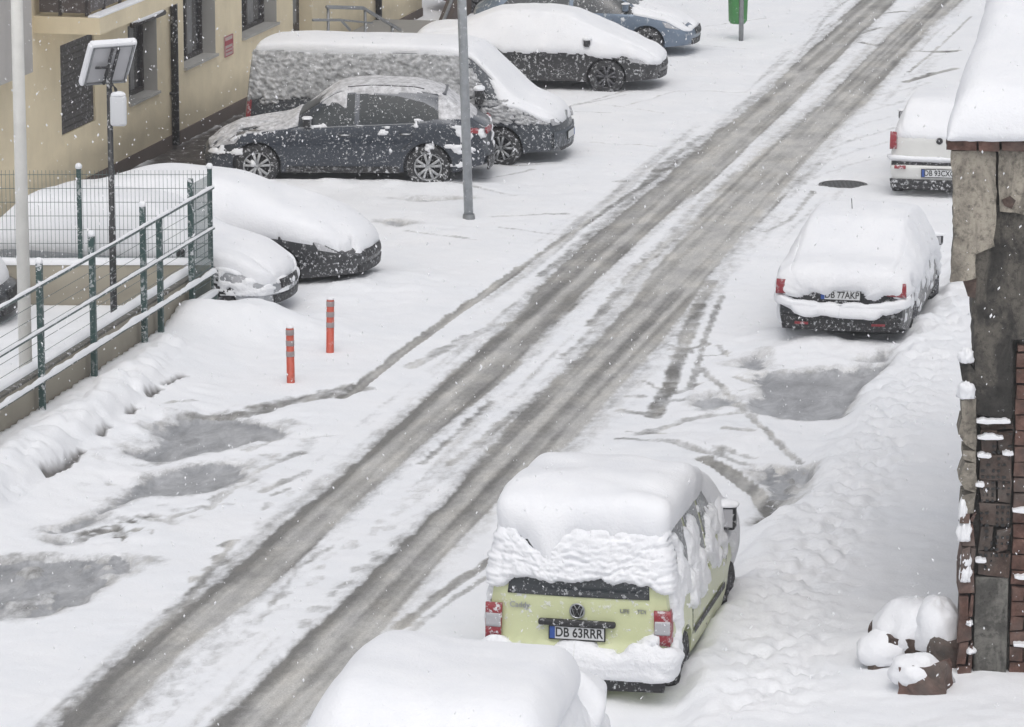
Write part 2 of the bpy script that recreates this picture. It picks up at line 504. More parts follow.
    rut([(590, 330), (640, 270), (700, 220), (760, 160), (820, 110)], .09, .24, .03, .7)
    rut([(630, 300), (690, 245), (740, 180)], .06, .16, .03, .7)
    rut([(540, 280), (610, 225), (660, 172), (700, 140)], .08, .18, .03, .7)
    rut([(880, 30), (850, 40), (865, 18), (905, 14)], .07, .3, .03, .4)
    rut([(860, 45), (890, 52), (935, 55), (960, 54)], .07, .35, .03, .4)
    rut([(905, 85), (930, 78), (955, 72)], .09, .42, .03, .4)
    rut([(935, 55), (953, 55)], .10, .85, .05, .3)
    for k in range(8):
        rut([(790 + 6 * k, 190 - 14 * k), (850 + 6 * k, 168 - 14 * k), (900 + 6 * k, 156 - 14 * k)], .06, -.08 + .05 * (k % 3), .025, .9)
    # old marks on the open snow on the left
    for k in range(26):
        x0, y0 = random.uniform(520, 700), random.uniform(20, 260)
        x0 -= max(0, (y0 - 100)) * 0.9
        rut([(x0, y0), (x0 + random.uniform(30, 80), y0 + random.uniform(-18, 12))], random.uniform(.03, .07), .10, .016, .8)
    for k in range(26):
        x0, y0 = random.uniform(610, 740), random.uniform(330, 460)
        rut([(x0, y0), (x0 + random.uniform(10, 40), y0 + random.uniform(-10, 10))], random.uniform(.03, .09), .2, .03, .9)
    for k in range(30):      # curved marks crossing the lane and the verges
        y0 = random.uniform(20, 640); xm = 1480 - (y0 + 530) * random.uniform(.93, 1.16)
        L_ = random.uniform(40, 130) * (y0 + 530) / 1000; b_ = random.uniform(-.25, .25)
        rut([(xm, y0), (xm + L_ * .5, y0 - L_ * (.46 + b_)), (xm + L_, y0 - L_ * (.92 + .4 * b_))], random.uniform(.03, .06), random.uniform(.04, .26), .02, .6)
    for k in range(14):
        x0, y0 = random.uniform(160, 340), random.uniform(395, 560)
        rut([(x0, y0), (x0 + random.uniform(15, 60), y0 - random.uniform(4, 26))], random.uniform(.03, .07), .14, .02, .9)
    # footprints
    def steps(pts, n, spread, amt):
        nonlocal h, slush
        P = G(pts)
        L = np.cumsum([0] + [np.hypot(*(P[i + 1] - P[i])) for i in range(len(P) - 1)])
        for k in range(n):
            s_ = L[-1] * (k + 0.5) / n + random.uniform(-.12, .12)
            cx = np.interp(s_, L, P[:, 0]) + random.uniform(-spread, spread)
            cy = np.interp(s_, L, P[:, 1]) + random.uniform(-spread, spread)
            i0, i1 = np.searchsorted(xs, [cx - .5, cx + .5]); j0, j1 = np.searchsorted(ys, [cy - .5, cy + .5])
            x = X[i0:i1, j0:j1] - cx; y = Y[i0:i1, j0:j1] - cy
            d = np.hypot((x * RW[0] + y * RW[1]) / .07, (x * RU[0] + y * RU[1]) / .15)
            d = d + 0.25 * n3[i0:i1, j0:j1]
            kf = sstep(1.25, 0.75, d)
            h[i0:i1, j0:j1] += -0.028 * kf + 0.006 * np.exp(-((d - 1.5) / .3) ** 2)
            slush[i0:i1, j0:j1] = np.maximum(slush[i0:i1, j0:j1], kf * amt * 1.5)
    steps([(150, 727), (180, 687), (260, 625), (336, 562), (383, 531), (440, 480)], 44, .12, .22)
    steps([(300, 640), (330, 600), (400, 545)], 12, .1, .28)
    steps([(175, 620), (200, 585), (232, 548)], 9, .08, .38)
    steps([(250, 530), (300, 500), (330, 470)], 8, .25, .25)
    # walkway: trampled raised snow between the parked cars and the ruin
    wpts = [(960, 250), (938, 300), (905, 345), (889, 372), (862, 398), (848, 432), (818, 468), (808, 500), (782, 526), (748, 545), (742, 575), (718, 610), (690, 660), (680, 727), (690, 800), (1500, 800), (1500, 250)]
    sd = poly(wpts)
    k = sstep(-0.16, 0.34, sd + 0.10 * n2 + 0.03 * n3)
    lump = np.abs(fbm(X * 2.1, Y * 1.5, o=4))
    path = line([(960, 300), (925, 380), (890, 450), (850, 520), (815, 580), (790, 640), (770, 727)], .42)
    tr = sstep(1.7, 0.4, path + .35 * n2); ed = sstep(1.6, .2, sd)
    h = h * (1 - k) + k * (0.25 + 0.035 * n1 + 0.022 * n2 - 0.13 * tr + (.35 * ed + 1.3 * tr) * (.07 * domes(X * 3.9 + n2 * .5, Y * 3.0 + n2 * .4) + .06 * domes(X * 8.5 + n3 * .2, Y * 6.5)) + 0.010 * n3 + .004 * n4)
    steps([(960, 300), (925, 380), (890, 450), (850, 520), (815, 580), (790, 640), (770, 727)], 46, .22, .05)
    # snow drift rising to the ruin
    dr = poly([(870, 640), (900, 690), (860, 800), (1500, 800), (1500, 600), (960, 640)])
    h = h + 0.10 * sstep(-0.5, 0.9, dr)
    # berm under the fence, thrown up by the plough
    qb2 = line([(-60, 540), (0, 493), (50, 457), (100, 422), (140, 392), (172, 368)], [.46, .46, .44, .42, .38, .30])
    kb = np.sqrt(np.clip(1 - (qb2 * 0.85 + 0.10 * n2) ** 2, 0, 1))
    bl = .6 * domes(X * 2.3 + n2 * .25, Y * 2.0) + .4 * domes(X * 4.8 + 7 + n2 * .3, Y * 4.2)
    h = np.maximum(h, kb * (0.28 + 0.05 * n1 + .22 * bl) + .02 * n3 * kb + .008 * n4 * kb - 0.02)
    # softer, lumpy mound between berm and puddles
    qm = line([(-40, 520), (40, 490), (90, 462), (140, 425), (185, 395)], .55)
    h = h + sstep(1.6, 0.2, qm) * (0.02 + 0.07 * domes(X * 3.4, Y * 3.0) + .04 * n2)
    # yard behind the fence lies higher, snow drifted against the fence outside
    C_ = px(212, 328)[:2]
    du = (X - C_[0]) * RU[0] + (Y - C_[1]) * RU[1]; dw = (X - C_[0]) * RW[0] + (Y - C_[1]) * RW[1]
    inside = sstep(.0, .15, -dw - .1) * sstep(.15, -.15, Y - C_[1])
    h = h + .26 * inside
    out_ = np.exp(-(np.maximum(dw, 0) / .95) ** 2) * (dw > -.1) * sstep(.6, -.4, du)
    h = np.maximum(h, .06 + .34 * out_ + .012 * n2 + .01 * n3)
    qs = line([(45, 477), (60, 470), (81, 453), (92, 444)], .07)
    for s_pts, ww in (([(45, 477), (64, 468), (82, 452)], .055), ([(100, 437), (110, 429)], .04), ([(128, 416), (136, 410)], .035), ([(148, 399), (160, 391)], .04), ([(165, 387), (184, 376)], .04)):
        q = line([(a_, b_ + 15) for a_, b_ in s_pts], ww)
        k = sstep(1.3, 0.6, q + 0.5 * n3)
        h = h - k * .05
        soil_and_shade = np.maximum(soil_and_shade, k * 0.9)  # dark lines painted for the shadow under the berm's overhang
    h = h + .20 * np.exp(-(line([(200, 345), (240, 342), (262, 338)], .55)) ** 2)
    # mounds
    def mound(x, y, r, a, ry=None):
        nonlocal h
        c = px(x, y); ry = ry or r
        d = ((X - c[0]) / r) ** 2 + ((Y - c[1]) / ry) ** 2
        h = h + a * np.exp(-d) * (0.85 + 0.35 * n2)
    for a in [(885, 668, .3, .10, .35), (915, 705, .3, .08, .3), (945, 690, .25, .08, .3), (790, 345, .5, .13, .6), (850, 352, .8, .15, .7), (905, 340, .4, .12, .5), (840, 362, 1.1, .05, .5),
              (345, 296, .9, .12, .6), (300, 330, .8, .10, .8), (270, 345, .9, .08, .8), (380, 285, .6, .10, .6),
              (300, 192, 1.0, .08, .5), (380, 191, 1.0, .09, .4), (460, 190, .8, .05, .5), (250, 195, .6, .1, .5),
              (676, 690, .5, .12, .8), (700, 640, .35, .12, .8), (560, 712, 1.0, .10, .5), (735, 620, .7, .10, 1.2),
              (560, 172, .5, .04, .5), (745, 440, .8, .06, .8), (690, 452, .9, .05, .6)]:
        mound(*a)
    # puddles of wet slush
    def puddle(pts, rag=0.16, amt=1.0, lvl=0.012, clump=0.0):
        nonlocal h, wet, slush
        sd = poly(pts) + rag * n2 * 0.8 + 0.05 * n3
        k = sstep(-0.10, 0.12, sd); kw = sstep(-.30, .30, sd)
        if clump:
            cl = sstep(0.05, 0.45, fbm(X * 2.9, Y * 1.6 + 40, o=4) * clump)
            k = k * (1 - cl); kw = kw * (1 - cl)
        h = h * (1 - k) + k * lvl
        wet = np.maximum(wet, kw * (.55 + .45 * amt))
        slush = np.maximum(slush, sstep(-0.40, 0.1, sd) * 0.50)
    puddle([(159, 436), (187, 428), (231, 421), (266, 428), (294, 432), (275, 445), (234, 454), (200, 462), (166, 468), (131, 467), (156, 448)], .22, .85)
    puddle([(159, 479), (203, 470), (250, 468), (247, 482), (231, 493), (187, 501), (137, 504), (109, 517), (78, 535), (53, 539), (94, 520), (134, 495)], .16, .85)
    puddle([(-60, 566), (0, 566), (41, 563), (92, 566), (148, 567), (122, 585), (98, 599), (85, 609), (34, 623), (-60, 628)], .16, 1.0, clump=.8)
    puddle([(754, 379), (789, 378), (886, 373), (879, 383), (851, 402), (842, 424), (807, 427), (782, 425), (748, 417), (764, 396)], .10, .9)
    puddle([(732, 371), (755, 360), (775, 371), (757, 377)], .15, .6)
    puddle([(857, 368), (886, 361), (886, 370)], .05, 1.0)
    puddle([(697, 409), (708, 401), (735, 403), (733, 411), (703, 415)], .2, .5)
    puddle([(752, 473), (807, 476), (807, 486), (798, 511), (767, 529), (751, 532), (772, 514), (772, 492), (754, 484)], .10, 1.0, clump=1.0)
    puddle([(380, 226), (394, 225), (412, 228), (398, 231)], .05, .7)
    puddle([(395, 203), (450, 201), (470, 203), (420, 206)], .1, .35)
    puddle([(45, 546), (72, 548), (60, 552)], .05, .8)
    # slushy clods above the lower left puddle
    cz = poly([(60, 540), (140, 515), (190, 520), (160, 548), (90, 566)])
    k = sstep(-.1, .3, cz)
    cl = fbm(X * 4.2, Y * 2.2 + 9, o=4)
    h = h + k * 0.04 * cl
    slush = np.maximum(slush, k * sstep(0.05, -0.45, cl) * 0.75)
    # left foreground roughness, right-hand churned snow
    cz = poly([(640, 345), (760, 330), (880, 345), (860, 380), (760, 440), (800, 475), (700, 480), (620, 440)])
    k = sstep(-.2, .6, cz) * (1 - wet)
    h = h + k * 0.024 * fbm(X * 2.8, Y * 1.8 + 3, o=4)
    cz = poly([(60, 470), (150, 410), (320, 400), (350, 440), (250, 520), (150, 560), (60, 545)])
    k = sstep(-.2, .6, cz) * (1 - wet)
    f_ = fbm(X * 2.4, Y * 1.9 + 13, o=4)
    h = h + k * 0.03 * f_
    slush = np.maximum(slush, k * sstep(0.1, -0.6, f_) * 0.42)
    # manhole pit
    c = px(843, 187)
    d = np.hypot(X - c[0], Y - c[1])
    k = sstep(0.47, 0.40, d + 0.02 * n3)
    h = h * (1 - k) + 0.0 * k
    # bare wet soil along the house wall
    sd = poly([(100, 186), (134, 168), (190, 138), (250, 108), (266, 106), (262, 116), (222, 150), (212, 176), (176, 176), (130, 190)]) + 0.15 * n2
    k = sstep(-0.1, 0.15, sd)
    h = h * (1 - k) + k * (0.03 + 0.02 * n3)
    soil_and_shade = np.maximum(soil_and_shade, k)
    # no ground detail noise far outside
    V = np.stack([X, Y, h], -1)
    o = grid_obj('ground', V, M['ground'])
    tag(o, kind='structure')
    for nme, arr in (('slush', slush), ('wet', wet), ('soil_and_shade', soil_and_shade), ('tone', tone)):
        at = o.data.attributes.new(nme, 'FLOAT', 'POINT')
        at.data.foreach_set('value', np.clip(arr, 0, 1).reshape(-1).astype(np.float32))
    return o
build_ground()

# ------------------------------------------------------------------ text helper
def text_mesh(name, body, size, mat, parent, origin, xdir, updir, extrude=0.002, sx=1.0):
    cu = bpy.data.curves.new('t', 'FONT')
    cu.body = body; cu.size = size; cu.extrude = extrude; cu.align_x = 'CENTER'; cu.align_y = 'CENTER'; cu.offset = 0.0015 * size / 0.1
    to = bpy.data.objects.new('t', cu)
    COL.objects.link(to)
    dg = bpy.context.evaluated_depsgraph_get()
    me = bpy.data.meshes.new_from_object(to.evaluated_get(dg))
    bpy.data.objects.remove(to)
    me.name = name
    xd = Vector(xdir).normalized(); ud = Vector(updir).normalized(); nd = xd.cross(ud)
    for vv in me.vertices:
        p = vv.co
        vv.co = Vector(origin) + xd * p.x * sx + ud * p.y + nd * p.z
    me.materials.clear(); me.materials.append(mat)
    o = bpy.data.objects.new(name, me)
    COL.objects.link(o); o.parent = parent
    return o

# ------------------------------------------------------------------ vehicles
class Car:
    """local x runs from the rear bumper (0) to the front (L); stored centred on L/2"""
    def __init__(s, L, hw, top, belt, wtop, bottom, rear=None, front=None, rc=0.10, fc=0.22, crown=None, taper_r=0.07, taper_f=0.14, capd=0.06, side_lo=0.94):
        s.L, s.hw = L, hw
        g = np.linspace(0, L, 600); s.g = g
        def tab(t, sm=9):
            a = np.interp(g, [p[0] for p in t], [p[1] for p in t])
            k = np.hanning(2 * sm + 1); k /= k.sum()
            return np.convolve(np.pad(a, sm, 'edge'), k, 'valid')
        s.top = tab(top); s.belt = tab(belt); s.wtop = tab(wtop, 14); s.bot = tab(bottom)
        s.crown = tab(crown) if crown else np.full(600, 0.06)
        w = np.full(600, hw)
        w -= taper_r * np.clip(1 - g / 0.55, 0, 1) ** 2.2
        w -= taper_f * np.clip(1 - (L - g) / 0.9, 0, 1) ** 2.4
        s.w = w
        s.rear = rear or [(0, 0), (2, 0)]; s.front = front or [(0, 0), (2, 0)]
        s.rc, s.fc, s.capd, s.side_lo = rc, fc, capd, side_lo
    def at(s, a, x): return np.interp(x, s.g, a)
    def sec(s, x, nb=3, ns=16, ng=10, nr=12):
        w, zb, zt, bt = s.at(s.w, x), s.at(s.bot, x), s.at(s.top, x), s.at(s.belt, x)
        wt = min(s.at(s.wtop, x), w * 0.955); cr = s.at(s.crown, x)
        zr = max(zt - cr, bt + 0.004)
        Y, Z = [], []
        for k in range(nb): Y.append(w * .9 * k / nb); Z.append(zb)
        for k in range(ns):
            q = k / (ns - 1)
            p = 1.0
            if q < .35: p = 1 - (1 - s.side_lo) * (1 - q / .35) ** 2
            if q > .55: p = 1 - 0.035 * ((q - .55) / .45) ** 2
            Y.append(w * p); Z.append(zb + 0.03 + (bt - zb - 0.03) * q)
        y0 = w * .965
        for k in range(1, ng + 1):
            r = k / ng
            Y.append(y0 + (wt - y0) * r + 0.10 * abs(y0 - wt) * 4 * r * (1 - r)); Z.append(bt + (zr - bt) * r)
        for k in range(1, nr + 1):
            a = k / nr
            th = a * math.pi / 2
            Y.append(wt * math.cos(th) ** 0.9 if k < nr else 0.0); Z.append(zr + (zt - zr) * math.sin(th) ** 0.8)
        return np.array(Y), np.array(Z)
    def deform(s, P):
        P = np.array(P, float)
        x, y, z = P[..., 0], P[..., 1], P[..., 2]
        fr = np.clip(1 - x / .8, 0, 1) ** 1.6
        ff = np.clip(1 - (s.L - x) / 1.0, 0, 1) ** 1.6
        dr = np.interp(z, [p[0] for p in s.rear], [p[1] for p in s.rear]) + s.rc * y * y
        df = np.interp(z, [p[0] for p in s.front], [p[1] for p in s.front]) + s.fc * y * y
        P[..., 0] = x + dr * fr - df * ff - s.L / 2
        return P
    def grid(s, nx=90, nc=9, dens=1):
        xs = np.linspace(0, s.L, nx)
        kw = dict(nb=3, ns=16 * dens, ng=10 * dens, nr=12 * dens)
        rings = []
        for x in xs:
            Y, Z = s.sec(x, **kw)
            rings.append(np.stack([np.full(len(Y) * 2 - 1, x), np.concatenate([-Y, Y[::-1][1:]]), np.concatenate([Z, Z[::-1][1:]])], -1))
        def caps(r0, sign):
            out = []
            zc = (r0[:, 2].min() + r0[:, 2].max()) / 2
            for k in range(nc):
                t = (k / nc)           # 0 centre .. <1
                q = r0.copy()
                q[:, 1] *= t; q[:, 2] = zc + (q[:, 2] - zc) * t
                q[:, 0] += sign * s.capd * math.sqrt(max(0, 1 - t ** 5))
                out.append(q)
            return out
        rg = caps(rings[0], -1) + rings + caps(rings[-1], 1)[::-1]
        R0 = np.array(rg)
        return s.deform(R0), R0
    def normals(s, P):
        a = np.gradient(P, axis=0); b = np.gradient(P, axis=1)
        n = np.cross(b, a)
        # blur to avoid bad poles
        l = np.linalg.norm(n, axis=-1, keepdims=True); n = n / np.maximum(l, 1e-9)
        c = P - P.mean(axis=(0, 1))
        if (n * c).sum() < 0: n = -n
        return n
    def halfw(s, x, z):
        Y, Z = s.sec(x)
        Y, Z = Y[3:29], Z[3:29]
        return np.interp(z, Z, Y)
    def topz(s, x, y):
        Y, Z = s.sec(x)
        return np.interp(abs(y), Y[-13:][::-1], Z[-13:][::-1])
    # patches lying on the body
    def side_patch(s, name, top, bot, side, mat, parent, off=0.006, n=26, m=8):
        def res(pl):
            pl = np.array(pl, float); d = np.r_[0, np.cumsum(np.hypot(*np.diff(pl, axis=0).T))]
            t = np.linspace(0, d[-1], n)
            return np.stack([np.interp(t, d, pl[:, 0]), np.interp(t, d, pl[:, 1])], -1)
        T, Bo = res(top), res(bot)
        P = np.zeros((n, m, 3))
        for i in range(n):
            for j in range(m):
                q = Bo[i] + (T[i] - Bo[i]) * j / (m - 1)
                P[i, j] = (q[0], side * (s.halfw(q[0], q[1]) + off), q[1])
        P = s.deform(P)
        if side > 0: P = P[:, ::-1]
        return grid_obj(name, P, mat, parent)
    def top_patch(s, name, x0, x1, yw0, yw1, mat, parent, off=0.008, n=16, m=18):
        P = np.zeros((n, m, 3))
        for i in range(n):
            t = i / (n - 1); x = x0 + (x1 - x0) * t; yw = yw0 + (yw1 - yw0) * t
            for j in range(m):
                y = yw * (2 * j / (m - 1) - 1)
                P[i, j] = (x, y, s.topz(x, y) + off)
        return grid_obj(name, s.deform(P), mat, parent)
    def end_x(s, y, z, front=False):
        p = s.deform(np.array([[s.L + s.capd if front else -s.capd, y, z]]))[0]
        return p[0]
    def end_patch(s, name, poly_t, poly_b, front, mat, parent, off=0.012, n=20, m=6):
        """patch on the rear or front face between two (y, z) polylines"""
        def res(pl):
            pl = np.array(pl, float); d = np.r_[0, np.cumsum(np.hypot(*np.diff(pl, axis=0).T))]
            t = np.linspace(0, d[-1], n)
            return np.stack([np.interp(t, d, pl[:, 0]), np.interp(t, d, pl[:, 1])], -1)
        T, Bo = res(poly_t), res(poly_b)
        P = np.zeros((n, m, 3)); sg = 1 if front else -1
        for i in range(n):
            for j in range(m):
                q = Bo[i] + (T[i] - Bo[i]) * j / (m - 1)
                P[i, j] = (s.end_x(q[0], q[1], front) + sg * off, q[0], q[1])
        o = grid_obj(name, P if front else P[:, ::-1], mat, parent)
        md = o.modifiers.new('thick', 'SOLIDIFY'); md.thickness = 0.03; md.offset = -1
        return o
    def body(s, mat, parent, wheels, wr, nx=80):
        P, _ = s.grid(nx)
        o = grid_obj('body', P, mat, None)
        bm = bmesh.new(); bm.from_mesh(o.data)
        bmesh.ops.remove_doubles(bm, verts=bm.verts, dist=1e-4)
        bmesh.ops.holes_fill(bm, edges=bm.edges)
        bmesh.ops.recalc_face_normals(bm, faces=bm.faces)
        bm.to_mesh(o.data); bm.free()
        # wheel arches
        cu = MB()
        for xw in wheels:
            for sd in (-1, 1):
                cu.lathe([(0.0001, sd * (s.hw - .30)), (wr + .05, sd * (s.hw - .30)), (wr + .05, sd * (s.hw + .1)), (0.0001, sd * (s.hw + .1))], 32, 'y', (xw - s.L / 2, 0, wr))
        c = cu.build('cut', None)
        bm = bmesh.new(); bm.from_mesh(c.data)
        bmesh.ops.remove_doubles(bm, verts=bm.verts, dist=1e-3)
        bmesh.ops.recalc_face_normals(bm, faces=bm.faces)
        bm.to_mesh(c.data); bm.free()
        md = o.modifiers.new('b', 'BOOLEAN'); md.operation = 'DIFFERENCE'; md.object = c; md.solver = 'EXACT'
        dg = bpy.context.evaluated_depsgraph_get()
        me = bpy.data.meshes.new_from_object(o.evaluated_get(dg))
        if len(me.polygons) > 500:
            o.modifiers.clear(); o.data = me; me.name = 'body'
        else:
            o.modifiers.clear()
        me = o.data
        me.polygons.foreach_set('use_smooth', [True] * len(me.polygons))
        me.set_sharp_from_angle(angle=math.radians(38)) if hasattr(me, 'set_sharp_from_angle') else None
        bpy.data.objects.remove(c)
        o.parent = parent
        return o
    def snow(s, name, fn, parent, mat=None, nx=110, blur=3, R=0.10, dens=1, sink=0.03, seed=0.0, nc=9):
        P, U = s.grid(nx, nc, dens)
        n = s.normals(P)
        x, y, z = U[..., 0], U[..., 1], U[..., 2]
        d, tn, tz = fn(x, y, z, n, P)
        d = d + np.zeros_like(x)
        q = np.clip(d / R, 0, 1)
        pr = np.sqrt(np.clip(1 - (1 - q) ** 2, 0, 1))
        Q = P + n * (pr * tn)[..., None]
        Q[..., 2] += pr * tz
        if blur:
            for _ in range(blur):
                K = Q.copy()
                K[1:-1] = (Q[:-2] + 2 * Q[1:-1] + Q[2:]) / 4
                Q = K.copy()
                Q[:, 1:-1] = (K[:, :-2] + 2 * K[:, 1:-1] + K[:, 2:]) / 4
        ins = P - n * sink
        Q = np.where((d > 0)[..., None], Q, ins)
        keep = d > 0
        return grid_obj(name, Q[:, ::-1], mat or M['snow'], parent, keep[:, ::-1])

def wheel(parent, x, side, r, hw, rim_mat, spokes=5, w=0.2):
    """tyre with a rim inside; the axle runs along local y"""
    t = MB()
    t.lathe([(r * .62, -w / 2), (r * .92, -w / 2), (r * .985, -w / 2 + .03), (r, -w / 4), (r, w / 4), (r * .985, w / 2 - .03), (r * .92, w / 2), (r * .66, w / 2), (r * .62, w / 2 - .02), (r * .62, -w / 2)], 36)
    ty = t.build('wheel', M['tyre'], parent, True)
    ty.location = (x, side * (hw - w / 2 - .012), r)
    m = MB()
    yo = side * (w / 2 - .035)
    m.lathe([(r * .64, yo + side * .03), (r * .60, yo + side * .03), (r * .58, yo), (r * .58, -yo)], 30)
    m.lathe([(0.001, yo + side * .02), (r * .13, yo + side * .02), (r * .15, yo - side * .02)], 16)
    for k in range(spokes):
        for dlt in (-.11, .11):
            a = 2 * math.pi * k / spokes + dlt + 0.3
            a2 = a + dlt * 1.2
            c = (math.cos(a2), math.sin(a2)); p0 = (math.cos(a), math.sin(a))
            m.tube([(p0[0] * r * .1, yo + side * .012, p0[1] * r * .1), (c[0] * r * .6, yo + side * .02, c[1] * r * .6)], [.020, .026], 6)
    m.build('rim', rim_mat, ty, True)
    dsc = MB()
    dsc.lathe([(0.001, 0), (r * .58, 0)], 24)
    dsc.build('brake_disc', M['trim'], ty)
    return ty

def mirror(car, parent, x, z, side, mat, snow=0.0, sz=(.12, .20, .15)):
    m = MB(); y = side * (car.halfw(x, z) + .09)
    m.box((x - car.L / 2, y, z), sz)
    o = m.build('mirror', mat, parent, True, bevel=.035, seg=3)
    a = MB(); a.box((x - car.L / 2, y - side * .09, z - .04), (.06, .10, .05))
    a.build('mirror_arm', M['trim'], o)
    g = MB(); g.box((x - car.L / 2 - sz[0] / 2 - .002, y, z), (.008, sz[1] * .78, sz[2] * .72))
    g.build('mirror_glass', M['clear_lens'], o, bevel=.003)
    if snow:
        blob('mirror_snow', (x - car.L / 2, y, z + sz[2] / 2), (sz[0] * .75, sz[1] * .65, snow), M['snow'], o, .1, x)
    return o

def plate(parent, x, y, z, txt, lean=0.0, w=.52, h=.115, front=False):
    """number plate: blue band on the left, dark frame, characters"""
    sg = 1 if front else -1
    up = Vector((lean, 0, 1)).normalized()
    def P(dy, dz, dx): return Vector((x, y + dy, z)) + up * dz + Vector((sg * dx, 0, 0))
    def slab(name, y0, y1, z0, z1, x0, x1, mat, par):
        vs_ = [P(a, b, c) for c in (x0, x1) for (a, b) in ((y0, z0), (y1, z0), (y1, z1), (y0, z1))]
        m = MB(); m.add(vs_, [(0, 1, 2, 3), (7, 6, 5, 4), (0, 4, 5, 1), (1, 5, 6, 2), (2, 6, 7, 3), (3, 7, 4, 0)])
        return m.build(name, mat, par)
    fr = slab('number_plate', -w / 2 - .012, w / 2 + .012, -h / 2 - .012, h / 2 + .012, 0, .012, M['ink'], parent)
    slab('plate_face', -w / 2, w / 2, -h / 2, h / 2, .010, .016, M['plate_white'], fr)
    slab('plate_band', w / 2 - .05, w / 2, -h / 2, h / 2, .016, .0185, M['plate_blue'], fr)
    xd = (0, -1, 0) if not front else (0, 1, 0)
    if txt: text_mesh('plate_text', txt, h * 1.08, M['ink'], fr, P(-.02, 0, .0175), xd, up, .0015, (w - .075) / (len(txt) * h * 1.08 * .535))
    return fr

def place(root, car, ax, ay, world_pt, rz):
    """put local point (ax from rear, ay) at the world point"""
    lx = ax - car.L / 2
    c, s_ = math.cos(rz), math.sin(rz)
    root.rotation_euler = (0, 0, rz)
    root.location = (world_pt[0] - (lx * c - ay * s_), world_pt[1] - (lx * s_ + ay * c), 0.02)

HEAD = math.pi / 2 - ROAD
CARGROUP = None

def seam(car, parent, pts, side, name='door_seam', r=.006, mat=None):
    P = car.deform(np.array([[x, side * (car.halfw(x, z) + .001), z] for x, z in pts]))
    m = MB(); m.tube([tuple(p) for p in P], r, 5)
    return m.build(name, mat or M['trim'], parent)
def handle(car, parent, x, z, side, mat):
    P = car.deform(np.array([[x + k * .045, side * (car.halfw(x, z) + (.028 if 0 < k < 4 else .0)), z] for k in range(5)]))
    m = MB(); m.tube([tuple(p) for p in P], .014, 6)
    return m.build('door_handle', mat, parent, True)

